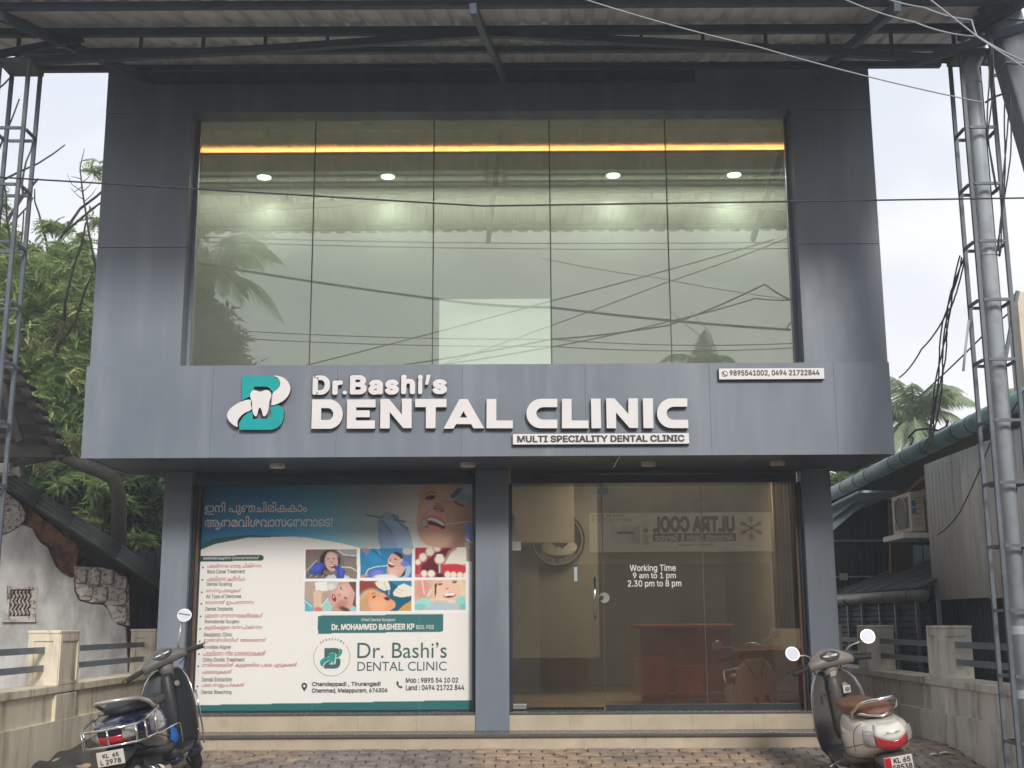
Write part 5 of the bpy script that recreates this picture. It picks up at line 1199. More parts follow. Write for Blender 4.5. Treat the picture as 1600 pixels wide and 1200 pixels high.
# ------------------------------------------------------------------ vegetation
M['leaf1'] = pm('leaf_bright', (.26, .35, .12), .5, var=.35, scale=4, detail=4); M['leaf2'] = pm('leaf_mid', (.15, .235, .07), .5, var=.45, scale=1.5, detail=2)
M['leaf3'] = pm('leaf_dark', (.05, .095, .03), .45, var=.5, scale=1.5, detail=2); M['palm'] = pm('palm_leaf', (.32, .40, .24), .5, var=.3, scale=2)
for k in ('leaf1', 'leaf2', 'leaf3', 'palm'):
    t_ = M[k].node_tree; b_ = t_.nodes['Principled BSDF']; tl_ = N(t_, 'ShaderNodeBsdfTranslucent'); mx_ = N(t_, 'ShaderNodeMixShader'); mx_.inputs[0].default_value = .4
    src_ = b_.inputs['Base Color'].links[0].from_socket; t_.links.new(src_, tl_.inputs[0]); t_.links.new(b_.outputs[0], mx_.inputs[1]); t_.links.new(tl_.outputs[0], mx_.inputs[2])
    t_.links.new(mx_.outputs[0], [n_ for n_ in t_.nodes if n_.type == 'OUTPUT_MATERIAL'][0].inputs[0])
def leaves(name, centers, size, mat, parent, kind='pinnate', seed=1):
    """many compound leaves in one mesh: each a drooping rachis with pairs of leaflets"""
    r = np.random.default_rng(seed); n = len(centers)
    tv = []; tf = []
    if kind == 'pinnate':
        for k in range(6):
            t = (k+.5)/6
            for sg in (-1, 1):
                bx = sg*.06; by = t; bz = -.35*t*t
                l = .42*(1-.45*abs(t-.45)); wd = .11
                o = len(tv)
                tv += [(bx*.2, by-.03, bz), (bx+sg*l*.5, by+.05+wd/2, bz-.04), (sg*l, by+.22, bz-.16), (bx+sg*l*.45, by-.02-wd/2, bz-.05)]
                tf.append((o, o+1, o+2, o+3))
        o = len(tv); tv += [(0, 1, -.35), (.05, 1.12, -.42), (0, 1.32, -.55), (-.05, 1.12, -.42)]; tf.append((o, o+1, o+2, o+3))
    else:
        for k in range(5):
            an = k*2.4; o = len(tv); c, s_ = math.cos(an), math.sin(an)
            for (u, v, z) in ((0, 0, 0), (.13, .4, .03), (0, .95, -.25), (-.13, .4, .03)): tv.append((u*c-v*s_, u*s_+v*c, z))
            tf.append((o, o+1, o+2, o+3))
    tv = np.array(tv); tf = np.array(tf)
    az = r.uniform(0, 2*np.pi, n); tl = r.normal(-.2, .45, n); ro = r.normal(0, .5, n); sz = size*r.uniform(.6, 1.35, n)
    ca_, sa = np.cos(az), np.sin(az); ct_, st = np.cos(tl), np.sin(tl); cr_, sr = np.cos(ro), np.sin(ro)
    X, Y, Z = tv[:, 0][None], tv[:, 1][None], tv[:, 2][None]
    X1 = X*cr_[:, None]+Z*sr[:, None]; Z1 = -X*sr[:, None]+Z*cr_[:, None]
    Y2 = Y*ct_[:, None]-Z1*st[:, None]; Z2 = Y*st[:, None]+Z1*ct_[:, None]
    X3 = X1*ca_[:, None]-Y2*sa[:, None]; Y3 = X1*sa[:, None]+Y2*ca_[:, None]
    V_ = np.stack([X3, Y3, Z2], -1)*sz[:, None, None]+np.array(centers)[:, None, :]
    F_ = (tf[None]+(np.arange(n)*len(tv))[:, None, None]).reshape(-1, 4); V_ = V_.reshape(-1, 3)
    me = bpy.data.meshes.new(name); me.vertices.add(len(V_)); me.vertices.foreach_set('co', V_.ravel().astype(np.float32))
    me.loops.add(F_.size); me.loops.foreach_set('vertex_index', F_.ravel().astype(np.int32)); me.polygons.add(len(F_)); me.polygons.foreach_set('loop_start', np.arange(0, F_.size, 4, dtype=np.int32))
    me.update(calc_edges=True); me.materials.append(M[mat])
    return place(name, me, parent, kind='stuff')
def crown_pts(blobs, n, seed, shell=.55):
    r = np.random.default_rng(seed); out_ = []
    vol = np.array([b[3]*b[4]*b[5] for b in blobs])**.75; vol = vol/vol.sum()
    for b, q in zip(blobs, vol):
        m_ = int(n*q)
        clumps = r.normal(size=(max(4, m_//26), 3)); clumps /= np.linalg.norm(clumps, axis=1)[:, None]; clumps *= r.uniform(shell, 1.0, (len(clumps), 1))
        c = clumps[r.integers(0, len(clumps), m_)]+r.normal(size=(m_, 3))*.13
        out_.append(c*np.array(b[3:6])+np.array(b[:3]))
    return np.concatenate(out_)
def branches(mb, p, d, L, r_, depth, rnd):
    pts = [p]; q = Vector(p); dd = Vector(d).normalized(); k = 5
    for i in range(k):
        dd = (dd+Vector((rnd.uniform(-.2, .2), rnd.uniform(-.2, .2), rnd.uniform(-.05, .18)))).normalized(); q = q+dd*L/k; pts.append(tuple(q))
    mb.tube(pts, [r_*(1-.5*i/k) for i in range(k+1)], 7)
    if depth:
        for j in range(3):
            i = rnd.randint(2, k); nd = (dd+Vector((rnd.uniform(-.9, .9), rnd.uniform(-.9, .9), rnd.uniform(-.1, .6)))).normalized()
            branches(mb, pts[i], nd, L*.68, r_*.52, depth-1, rnd)
def bp3(px, py, Y, rx, ry, rz_): 
    p = P(px, py, Y); return (p.x, p.y, p.z, rx, ry, rz_)
rnd = random.Random(3)
# the big pale tree
tr = thing('feathery_tree', 'tall bright green feathery-leaved tree rising left of the clinic', 'tree', P(70, 700, 19.5))
tr.location.z = 0
tb = MB(); branches(tb, (P(60, 700, 20).x, 20, -.1), (.05, 0, 1), 5.5, .17, 3, rnd); branches(tb, (P(60, 700, 20).x, 20, 2.6), (.4, -.2, .8), 3.6, .10, 2, rnd); tb.build('trunk', 'bark', tr, smooth=True)
bl1 = [bp3(30, 470, 19.5, 1.1, 1.2, .85), bp3(105, 480, 19.5, .75, 1.1, .95), bp3(60, 560, 19.2, 1.3, 1.3, 1.0), bp3(120, 620, 19, .8, 1.1, 1.0), bp3(-40, 520, 19.5, 1.4, 1.3, 1.5), bp3(0, 385, 20, .45, .8, .5), bp3(128, 700, 19, .7, 1.0, .7), bp3(135, 410, 19.6, .32, .5, .22)]
M['leaf0'] = pm('leaf_yellowish', (.34, .38, .15), .5, var=.3, scale=5, detail=3)
cp_ = crown_pts(bl1, 21000, 5, .35); q_ = np.sin(cp_[:, 0]*5.1+1)*np.sin(cp_[:, 2]*6.3+cp_[:, 0]*2)+np.sin(cp_[:, 1]*4+cp_[:, 2]*3)*.5+rng.normal(0, .35, len(cp_))
for k_, mt_, sz_ in ((q_ > .55, 'leaf0', .13), ((q_ <= .55) & (q_ > -.25), 'leaf1', .16), (q_ <= -.25, 'leaf2', .15)):
    leaves('crown', cp_[k_], sz_, mt_, tr, seed=2)
bl2 = [bp3(85, 352, 20, .34, .5, .16), bp3(140, 372, 20, .2, .4, .2), bp3(152, 262, 20, .16, .3, .16), bp3(60, 395, 20, .55, .6, .25), bp3(150, 345, 20, .14, .3, .14), bp3(5, 310, 20, .25, .4, .3), bp3(112, 392, 19.8, .45, .6, .2)]
leaves('crown', crown_pts(bl2, 620, 8, .2), .17, 'leaf1', tr, seed=4)
# bare twig against the sky
tw_ = thing('bare_sapling', 'thin bare leafless sapling against the sky left of the clinic', 'tree', P(140, 420, 18.5))
tb = MB(); st_ = [P(151, 425, 18.5), P(140, 370, 18.5), P(129, 300, 18.5), P(125, 262, 18.5), P(132, 232, 18.5)]
tb.tube(st_, [.022, .02, .014, .01, .004], 6)
for (a_, b_, c__) in (((129, 300), (112, 288), (105, 272)), ((129, 300), (140, 290), (148, 276)), ((128, 292), (116, 300), (110, 293)), ((131, 312), (122, 306), (112, 296)), ((132, 315), (143, 305), (152, 292)), ((135, 335), (148, 326), (156, 316)), ((127, 280), (119, 277), (110, 276)), ((128, 285), (138, 278), (143, 268))):
    tb.tube([P(*a_, 18.5), P(*b_, 18.5), P(*c__, 18.5)], [.008, .006, .003], 5)
tb.build('trunk', 'bark', tw_, smooth=True)
tb = MB(); tb.tube([P(151, 425, 18.5), (P(150, 600, 18.5).x, 18.5, 3), (P(150, 800, 18.5).x, 18.5, 0)], .025, 6); tb.build('trunk', 'bark', tw_)
# darker trees below and behind
td = thing('dark_mango_tree', 'dense dark green tree behind the old house, between it and the clinic', 'tree', (P(170, 800, 21).x, 21, 0))
tb = MB(); branches(tb, (P(170, 800, 21).x, 21, -.1), (0, 0, 1), 3.5, .2, 2, rnd); tb.build('trunk', 'bark', td, smooth=True)
bl3 = [bp3(110, 790, 21, 1.5, 1.2, 1.1), bp3(210, 820, 21, 1.1, 1.2, 1.0), bp3(40, 700, 22, 1.8, 1.2, 1.4), bp3(170, 690, 22, 1.2, 1.2, 1.4), bp3(90, 600, 23, 1.8, 1.2, 1.8), bp3(200, 900, 21, 1.0, 1, .9), bp3(30, 480, 23, 1.6, 1, 1.4)]
leaves('crown', crown_pts(bl3, 8200, 11, .3), .26, 'leaf3', td, kind='simple', seed=6)
tm = thing('broadleaf_shrub', 'lit broad-leaved shrub under the fascia left of the pillar', 'shrub', (P(170, 800, 17.6).x, 17.6, 0))
bl4 = [bp3(150, 775, 17.6, .42, .5, .38), bp3(100, 745, 17.8, .4, .4, .2), bp3(205, 858, 17.6, .35, .4, .3), bp3(130, 835, 18, .6, .5, .3)]
leaves('foliage', crown_pts(bl4, 620, 13, .3), .21, 'leaf1', tm, kind='simple', seed=9)
bl5 = [bp3(190, 800, 18.3, .9, .5, .8), bp3(90, 770, 18.5, .9, .5, .5), bp3(232, 870, 18.0, .4, .5, .5)]
leaves('foliage', crown_pts(bl5, 2600, 14, .3), .19, 'leaf3', tm, kind='simple', seed=10)
tb = MB(); tb.tube([(P(170, 800, 17.6).x, 17.6, -.1), P(165, 800, 17.6)], .05, 6); tb.build('stem', 'bark', tm)
lb = thing('leaning_branch', 'thick dark bare branch bending down under the left end of the fascia', 'branch', P(190, 790, 16.8))
MB().tube([P(60, 640, 16.8), P(80, 690, 16.8), P(100, 715, 16.8), P(125, 727, 16.8), P(155, 737, 16.8), P(178, 748, 16.8), P(186, 775, 16.8), P(186, 860, 16.8), (P(186, 900, 16.8).x, 16.8, 0)], [.07, .075, .08, .08, .085, .10, .10, .11, .13], 9).build('branch', 'bark', lb, smooth=True)
# right-hand greenery
tq = thing('round_green_tree', 'dark green tree seen under the right end of the fascia', 'tree', (P(1340, 760, 24).x, 24, 0))
bl6 = [bp3(1345, 775, 24, 1.0, .8, .65), bp3(1300, 790, 24, .8, .8, .6), bp3(1375, 752, 24, .35, .5, .3)]
leaves('crown', crown_pts(bl6, 2400, 17, .3), .3, 'leaf2', tq, kind='simple', seed=12)
tb = MB(); tb.tube([(P(1340, 760, 24).x, 24, -.1), P(1340, 780, 24)], .14, 7); tb.build('trunk', 'bark', tq)

def palm(label, base, top, nf, L, seed, lean=0., mat='palm', droop=1.0, skip=None):
    r = random.Random(seed); t = thing('coconut_palm', label, 'palm tree', base, group=None)
    b = Vector(base); tp = Vector(top)
    pts = [b.lerp(tp, k/8)+Vector((lean*math.sin(k/8*3.14), 0, 0)) for k in range(9)]
    MB().tube(pts, [.17-.006*k for k in range(9)], 10).build('trunk', 'bark', t, smooth=True)
    for i in range(nf):
        az = 2*math.pi*i/nf+r.uniform(-.2, .2); el = r.choice([.2, .55, .9, 1.2, -.15])+r.uniform(-.15, .15)
        Lf = L*r.uniform(.8, 1.1); mb = MB(); P_ = []; d_ = Vector((math.cos(az)*math.cos(el), math.sin(az)*math.cos(el), math.sin(el))); q = Vector(tp)
        for k in range(13):
            P_.append(q.copy()); d_ = (d_+Vector((0, 0, -.12*droop*(1+.1*k)))).normalized(); q = q+d_*Lf/12
        mb.tube(P_, [.028*(1-k/14) for k in range(13)], 5)
        for k in range(3, 64):
            f_ = k/64*12; i0 = min(int(f_), 11); pp_ = P_[i0].lerp(P_[i0+1], f_-i0); dr_ = (P_[i0+1]-P_[i0]).normalized()
            side_ = dr_.cross(Vector((0, 0, 1))); side_ = side_.normalized() if side_.length > .1 else Vector((1, 0, 0))
            ll = L*.26*math.sin(math.pi*min(1, .18+k/74))*r.uniform(.85, 1.1)
            for sg in (-1, 1):
                dd = (side_*sg*.8+dr_*.55+Vector((0, 0, -.45*droop-r.uniform(0, .35)))).normalized(); wv = dr_*.013
                m1 = pp_+dd*ll*.5; e_ = pp_+dd*ll+Vector((0, 0, -.18*ll*droop))
                mb.add([pp_-wv, pp_+wv, m1+wv*1.1, e_, m1-wv*1.1], [(0, 1, 2, 3, 4)])
        mb.build('frond', mat, t)
    return t
p_ = P(1428, 655, 26); palm('coconut palm beyond the shed roof at the right of the clinic', (p_.x+.3, 26, 0), tuple(p_), 22, 1.75, 5)
p_ = P(1640, 640, 24); palm('coconut palm mostly outside the right edge of the picture', (p_.x, 24, 0), tuple(p_), 14, 1.5, 6)

# ------------------------------------------------------------------ electricity pole and cables
ep = thing('electricity_pole', 'leaning old concrete electricity pole at the upper right corner', 'pole', P(1650, 500, 8.7))
ep.location.z = -.56
pa, pb = P(1540, -60, 8.7), P(1640, 290, 8.7); dd_ = (pb-pa)
pbot = pa+dd_*((pa.z+.56)/(pa.z-pb.z))
MB().bar(pbot, pa, .235, .22).build('shaft', 'concrete', ep, bevel=.02)
for t_ in (.10, .3, .5): 
    c_ = pa+dd_*t_; MB().tube([c_+Vector((-.13, -.12, .02)), c_+Vector((.13, -.12, 0)), c_+Vector((.13, .12, 0)), c_+Vector((-.13, .12, .02))], .008, 5, closed=True).build('wire_binding', 'cable2', ep)
def cable(label, pts, r_=.006, mat='cable', n=24, sag=.0, name='overhead_cable', grp=None):
    a_ = [Vector(p) for p in pts]; out_ = []
    for i in range(len(a_)-1):
        for k in range(n):
            t = k/n; p = a_[i].lerp(a_[i+1], t); p.z -= sag*4*t*(1-t); out_.append(p)
    out_.append(a_[-1])
    o = MB().tube(out_, r_, 5).build(name, mat, None, smooth=True)
    return tag(o, label, 'cable', grp)
cable('long black cable sagging across the upper window', [P(-120, 270, 7.5), P(755, 322, 7.5), P(1700, 308, 7.5)], .006, n=12)
cable('pale cable slanting from the canopy top down to the lattice post', [P(880, -12, 7.8), P(1180, 72, 8.0), P(1535, 160, 8.2)], .005, 'cable2', sag=.02)
cable('pale cable in the top right corner running to the leaning pole', [P(1300, -10, 7.0), P(1430, 35, 6.8), P(1528, 57, 6.5), P(1640, 110, 6.2)], .005, 'cable2', sag=.02)
cable('pale twisted cable under the canopy corner by the leaning pole', [P(1360, -12, 7.0), P(1445, 12, 6.8), P(1518, 31, 6.5), P(1528, 58, 6.4)], .005, 'cable2', sag=.015)
cable('pale cable crossing the canopy corner, falling to the right', [P(1448, -5, 6.6), P(1528, 58, 6.4), P(1610, 112, 6.2)], .005, 'cable2')
cable('thin cable rising from behind the fascia to the cable bundle', [P(1405, 590, 20), P(1440, 545, 18), P(1483, 482, 16)], .013, sag=.05)
cable('thin cable rising behind the right lattice post', [P(1430, 625, 20), P(1545, 515, 17), P(1640, 430, 14)], .013, sag=.02)
cable('thin cable falling across the galvanised sheet', [P(1466, 835, 11.2), P(1500, 800, 10.8), P(1548, 690, 10.4), P(1600, 610, 10)], .006, sag=.02)
def bundle(label, pts, k, spread, r_, seed):
    t = thing('cable_bundle', label, 'cable bundle', pts[-1]); rr = random.Random(seed)
    for j in range(k):
        q = []
        for i in range(len(pts)-1):
            for m_ in range(8):
                s_ = m_/8; p = Vector(pts[i]).lerp(Vector(pts[i+1]), s_); u = (i+s_)
                q.append(p+Vector((spread*math.sin(u*1.9+j*2.1+rr.random()*.3), .03*j, spread*.5*math.cos(u*2.3+j))))
        q.append(Vector(pts[-1])); MB().tube(q, r_, 5).build('cable', 'cable', t, smooth=True)
bundle('bundle of black cables hanging down in front of the palm', [P(1508, 395, 9.6), P(1492, 450, 9.6), P(1482, 500, 9.6), P(1475, 560, 9.6), P(1465, 620, 9.6), P(1458, 680, 9.6), P(1448, 706, 9.6)], 4, .022, .007, 3)
bundle('black cables hanging beside the right lattice post', [P(1578, 150, 8.4), P(1576, 240, 8.4), P(1568, 330, 8.4), P(1562, 400, 8.4)], 3, .016, .006, 4)
bundle('short black cables hanging under the leaning pole', [P(1549, 62, 8.2), P(1550, 130, 8.2), P(1545, 210, 8.2), P(1558, 300, 8.3)], 2, .012, .006, 5)
cable('black cable running from the post to the pole bracket', [P(1540, 160, 8.2), P(1552, 152, 8), P(1570, 146, 7.6)], .008)
rb = MB().sheet([[P(1512, 500, 8.7), P(1516, 500, 8.7)], [P(1507, 540, 8.7), P(1511, 540, 8.7)], [P(1503, 580, 8.72), P(1507.5, 580, 8.7)]]).build('torn_strap', 'cable2', None, solid=.003)
tag(rb, 'pale torn plastic strap hanging from the right lattice post', 'strap')
lg = thing('leaning_bar', 'thin dark bar leaning behind the right lattice post', 'bar', P(1560, 600, 8.5))
MB().bar(P(1590, 455, 10.5), P(1556, 640, 10.5), .03, .03).build('bar', 'steel2', lg)
ow = thing('plastered_wall_corner', 'cream plastered building corner at the right edge of the picture', 'building', (P(1640, 600, 13).x, 13, 0))
box('wall', 'ac', PX(1591, 480, 13), PX(1591, 480, 13)+3, 13, 13.3, 0, PZ(1598, 456, 13), ow)
ws = thing('stacked_tank', 'dark round tank behind the right lattice post near the edge', 'tank', P(1600, 680, 12))
c_ = P(1606, 632, 12.2); MB().tube([c_+Vector((0, 0, -.12)), c_+Vector((0, 0, .10))], .16, 16).build('tank_body', 'frame', ws); MB().tube([c_+Vector((-.12, 0, -.3)), c_+Vector((-.12, 0, -.121))], .10, 12).build('tank_foot', 'plaster', ws)

# ------------------------------------------------------------------ across the street (seen in the glass)
GB = -.56
op = thing('opposite_shops', 'low cream shop row across the street, facing the clinic', 'building', (0, -4.4, GB))
MB().box(-14, 14, -9, -4.4, GB, 4.9).build('wall', pm('opposite_wall', (.24, .23, .20), .9, var=.25, scale=1.5, c2=(.16, .17, .14), c2pos=(.45, .65), c2scale=2.2, bump=.4), op)
MB().box(-14.2, 14.2, -9, -3.9, 4.9, 5.05).build('roof', 'oldroof', op)
M['dark_open'] = pm('painted_dark_interior', (.05, .045, .04), .9)
for (xa_, xb_) in ((-7.6, -4.6), (-3.8, -.6), (.6, 5.9), (6.8, 9.8)):
    MB().box(xa_, xb_, -4.39, -4.34, GB+.1, 2.45).build('opening_shade_panel', 'dark_open', op)  # flat dark panels on solid wall, painting the shade inside open shopfronts
MB().box(-14, 14, -4.39, -3.6, GB, GB+.15).build('shop_step', 'concrete', op)
# brick-red cartons and chairs in front of the open shop
for (xa_, za_, w_, h_, lab) in ((2.6, 0, .75, .8, 'red carton with dark lettering, widest of the two before the opposite shop'), (3.55, 0, .55, .62, 'red carton standing right of the wide one before the opposite shop')):
    t = thing('red_carton', lab, 'carton', (xa_, -3.4, GB+.15), group='cartons before the opposite shop')
    MB().box(xa_, xa_+w_, -3.6, -3.15, GB+.15, GB+.15+h_).build('box', 'darkred', t, bevel=.01)
    if w_ > .6:
        text('lettering', 'VOLTAS', None, 0, 'ink', t, .02, world=(-.28, .28, -.06, .06), xform=Matrix.Translation((xa_+w_/2, -3.146, GB+.6)) @ Matrix.Rotation(math.pi, 4, 'Z'))
# shop sign, read from the street side
svY = -4.0; VD = 2*YB-svY
sgx0, sgx1 = PX(921, 830, VD), PX(1207, 830, VD); sgz1, sgz0 = PZ(1060, 801, VD), PZ(1060, 862, VD)
ss = thing('opposite_shop_sign', 'white air-conditioning shop signboard with a snowflake, across the street', 'sign', ((sgx0+sgx1)/2, svY, sgz0))
box('board', pm('sign_white', (.62, .60, .54), .5, var=.05), sgx0, sgx1, svY-.1, svY, sgz0, sgz1, ss)
def opp_text(body, r, mat, off):
    a0, a1, c0, c1 = rect_px(*r, VD)
    text('lettering', body, None, 0, mat, ss, off, world=(-(a1-a0)/2, (a1-a0)/2, -(c1-c0)/2, (c1-c0)/2), xform=Matrix.Translation(((a0+a1)/2, svY+.006, (c0+c1)/2)) @ Matrix.Rotation(math.pi, 4, 'Z'))
opp_text('ULTRA COOL', (1020, 1148, 806, 832), 'ink', .05)
a0, a1, c0, c1 = rect_px(1020, 1150, 833, 846, VD); box('blue_band', 'ink', a0, a1, svY+.001, svY+.003, c0, c1, ss)
opp_text('Aircondit Sales & Service', (1024, 1146, 834.5, 845), 'white', .01)
opp_text('Chemmad, Tirurangadi', (1060, 1115, 849, 854), 'ink', .01)
c_ = P(1173.5, 825, VD)
for k in range(6):
    a_ = k*math.pi/3+math.pi/6; e_ = Vector((math.cos(a_), 0, math.sin(a_)))
    m_ = MB().bar((c_.x, svY+.008, c_.z), (c_.x+e_.x*.27, svY+.008, c_.z+e_.z*.27), .012, .03)
    for q_ in (.15, .21):
        for sg in (-1, 1):
            b_ = a_+sg*.9; m_.bar((c_.x+e_.x*q_, svY+.008, c_.z+e_.z*q_), (c_.x+e_.x*q_+math.cos(b_)*.07, svY+.008, c_.z+e_.z*q_+math.sin(b_)*.07), .010, .022)
    m_.build('snowflake_arm', 'ink', ss)
for r_ in ((955, 1000, 822, 850), (1004, 1014, 815, 852)):
    a0, a1, c0, c1 = rect_px(*r_, VD); box('printed_appliance', 'plaster', a0, a1, svY+.001, svY+.004, c0, c1, ss)
    box('printed_grille', 'ink', a0+(a1-a0)*.2, a0+(a1-a0)*.8, svY+.0045, svY+.006, c0+(c1-c0)*.55, c0+(c1-c0)*.7, ss)
opp_text('9895 54 10 02', (925, 975, 804, 808), 'ink', .01); opp_text('0494 21722 8', (925, 985, 810, 814), 'ink', .01)
# trees behind the opposite shops
def virt(px, py, D, Yg): 
    """place across the street whose mirror image in the glass at Yg shows at this pixel, D behind the camera side"""
    p = P(px, py, 2*Yg+D); return Vector((p.x, -D, p.z))
q_ = virt(330, 430, 9.5, YG); palm('tall coconut palm across the street, mirrored in the upper window', (q_.x-.6, -9.5, GB), tuple(q_), 20, 3.1, 21)
q_ = virt(1100, 575, 11, YG); palm('smaller coconut palm behind the opposite shops', (q_.x, -11, GB), tuple(q_), 14, 1.5, 22)
ot_ = thing('dense_street_tree', 'big dense tree across the street at the left, mirrored in the upper window', 'tree', (virt(300, 560, 9, YG).x, -9, GB))
def bv(px, py, D, rx, ry, rz_): q = virt(px, py, D, YG); return (q.x, q.y, q.z, rx, ry, rz_)
leaves('crown', crown_pts([bv(300, 560, 9, 1.3, 1.4, 1.6), bv(290, 470, 9, .9, 1, 1.2), bv(345, 575, 9, 1.0, 1.2, 1.0), bv(250, 400, 9.4, 1.3, 1.2, 2.0)], 3600, 30, .3), .34, 'leaf3', ot_, kind='simple', seed=31)
tb = MB(); tb.tube([(virt(300, 560, 9, YG).x, -9, GB), (virt(300, 560, 9, YG).x, -9, 6)], .2, 8); tb.build('trunk', 'bark', ot_)
# street cables mirrored in the upper window
def vc(label, pts, D, r_, sag=.1):
    cable(label, [virt(x, y, d, YG) for (x, y), d in zip(pts, D)], r_, 'cable', n=14, sag=sag, grp='cables across the street')
vc('thick twisted cable across the street, sagging to the right', [(250, 400), (690, 468), (860, 480), (1235, 515)], [7, 6.5, 6, 5.5], .035, .05)
vc('upper one of two level cables across the street', [(240, 368), (1250, 378)], [5, 5], .012)
vc('lower one of two level cables across the street', [(240, 375), (1250, 388)], [5, 5], .012)
vc('cable across the street rising to the right, uppermost', [(440, 580), (862, 470), (1210, 374)], [6, 5.5, 5], .016, .03)
vc('cable across the street rising to the right, second', [(660, 580), (1045, 440), (1230, 372)], [6, 5.5, 5], .014, .03)
vc('wavy cable across the street rising to the right', [(560, 580), (862, 530), (1045, 508), (1195, 444), (1240, 470)], [6, 6, 5.5, 5.2, 5], .022, .04)
vc('second wavy cable across the street', [(600, 582), (862, 542), (1045, 502), (1180, 466), (1245, 468)], [6, 6, 5.5, 5.2, 5], .018, .03)
vc('low level cable pair across the street, upper', [(240, 508), (860, 530), (1250, 536)], [7, 7, 7], .014)
vc('low level cable pair across the street, lower', [(240, 520), (860, 541), (1250, 543)], [7, 7, 7], .014)

# ------------------------------------------------------------------ scooters
def se_ring(c, hw, hh, n=20, e_=2.6, axis='y', tilt=0, zt=None):
    """superellipse ring across the length axis; zt flattens/raises the upper half"""
    r = []
    for k in range(n):
        t = 2*math.pi*k/n; ct_, st = math.cos(t), math.sin(t)
        u = hw*math.copysign(abs(ct_)**(2/e_), ct_); v = hh*math.copysign(abs(st)**(2/e_), st)
        if zt is not None and v > 0: v *= zt
        if axis == 'y': r.append((c[0]+u, c[1]-v*math.sin(tilt), c[2]+v*math.cos(tilt)))
        elif axis == 'x': r.append((c[0], c[1]+u, c[2]+v))
        else: r.append((c[0]+u, c[1]+v, c[2]))
    return r
def loft_y(secs, n=24, e_=2.6, tilt=0): return MB().loft([se_ring((s_[4] if len(s_) > 4 else 0, s_[0], s_[1]), s_[2], s_[3], n, e_, 'y', tilt) for s_ in secs])
def scooter(label, loc, head, lean, pitch, steer, pal, navy):
    root = thing('motor_scooter', label, 'scooter', loc)
    root.rotation_mode = 'XYZ'
    root.matrix_world = Matrix.Translation(loc) @ Matrix.Rotation(head, 4, 'Z') @ Matrix.Rotation(pitch, 4, 'X') @ Matrix.Rotation(lean, 4, 'Y')
    l_, q_, s_ = root.matrix_world.decompose(); root.rotation_euler = q_.to_euler(); root.location = l_
    B = lambda mb, nm_, mat, par=root, **k: mb.build(nm_, mat, par, local=True, **k)
    paint_, dark, seatm = pal['paint'], pal['dark'], pal['seat']
    # rear wheel
    def wheel(y, z, r_, mtx=None, nm_='rear_wheel'):
        tm = MB()
        ring_ = [(0, y+math.cos(t)*(r_-.045), z+math.sin(t)*(r_-.045)) for t in np.linspace(0, 2*math.pi, 32, endpoint=False)]
        tm.tube(ring_, .047, 12, closed=True)
        rm = MB().tube([(-.035, y, z), (-.03, y, z), (.03, y, z), (.035, y, z)], [r_-.085, r_-.07, r_-.07, r_-.085], 28)
        hb = MB().tube([(-.06, y, z), (.06, y, z)], .045, 16)
        if mtx is not None:
            for m_ in (tm, rm, hb): m_.xf(mtx)
        w_ = B(tm, nm_, 'rubber', smooth=True); B(rm, 'rim', 'silver', w_); B(hb, 'hub', 'engine', w_)
        return w_
    wheel(-.62, .215, .215)
    SA = Matrix.Translation((0, .50, .6)) @ Matrix.Rotation(R(26), 4, 'X') @ Matrix.Rotation(steer, 4, 'Z') @ Matrix.Rotation(R(-26), 4, 'X') @ Matrix.Translation((0, -.50, -.6))
    wheel(.66, .205, .205, SA, 'front_wheel')
    # front mudguard and fork turn with the bar
    g = []
    for k in range(15):
        t = R(-15)+R(190)*k/14; rr = .235; y = .66-math.cos(t)*rr; z = .205+math.sin(t)*rr
        g.append([(x*.072, y+math.cos(t)*abs(x)**2*.05, z-math.sin(t)*abs(x)**2*.05) for x in (-1, -.8, -.4, 0, .4, .8, 1)])
    B(MB().sheet(g).xf(SA), 'front_mudguard', paint_, smooth=True, solid=.006)
    for sx in (-1, 1): B(MB().tube([(sx*.065, .64, .20), (sx*.06, .52, .50)], .016, 8).xf(SA), 'fork_tube', 'engine', smooth=True)
    # engine, transmission case, muffler, stand
    B(MB().loft([se_ring((-.10, -.22, .27), .05, .07), se_ring((-.115, -.40, .26), .055, .10), se_ring((-.115, -.62, .25), .05, .09), se_ring((-.11, -.72, .24), .03, .05)]), 'transmission_case', 'engine', smooth=True)
    B(MB().loft([se_ring((0, -.12, .32), .08, .08), se_ring((0, -.30, .32), .10, .12), se_ring((0, -.48, .34), .07, .10)]), 'engine_block', 'engine', smooth=True)
    mu = B(MB().tube([(.13, -.28, .24), (.145, -.38, .25), (.15, -.42, .25), (.175, -.80, .30), (.178, -.84, .305), (.178, -.86, .305)], [.025, .04, .055, .062, .055, .03], 18), 'muffler', pal['muffler'], smooth=True)
    B(MB().loft([[(.15+.06*math.cos(t)+.022, y, .25+dz+.066*math.sin(t)) for t in np.linspace(-1.0, 1.4, 9)] for y, dz in ((-.44, .003), (-.60, .025), (-.76, .045))], caps=False), 'heat_shield', 'chrome', mu, smooth=True, solid=.003)
    B(MB().tube([(-.10, -.1, .2), (-.22, -.04, .02)], .010, 6).tube([(-.22, -.04, .02), (-.24, -.01, .015)], .014, 6), 'side_stand', 'engine')
    # rear body shell
    body = [(.10, .47, .045, .11), (.03, .50, .105, .185), (-.08, .525, .145, .205), (-.22, .545, .178, .20), (-.38, .565, .205, .185), (-.54, .59, .215, .165), (-.68, .615, .205, .145), (-.80, .64, .178, .118), (-.89, .66, .135, .088), (-.935, .67, .085, .055), (-.95, .675, .03, .02)]
    B(loft_y(body, 28, 2.9), 'rear_body', paint_, smooth=True)
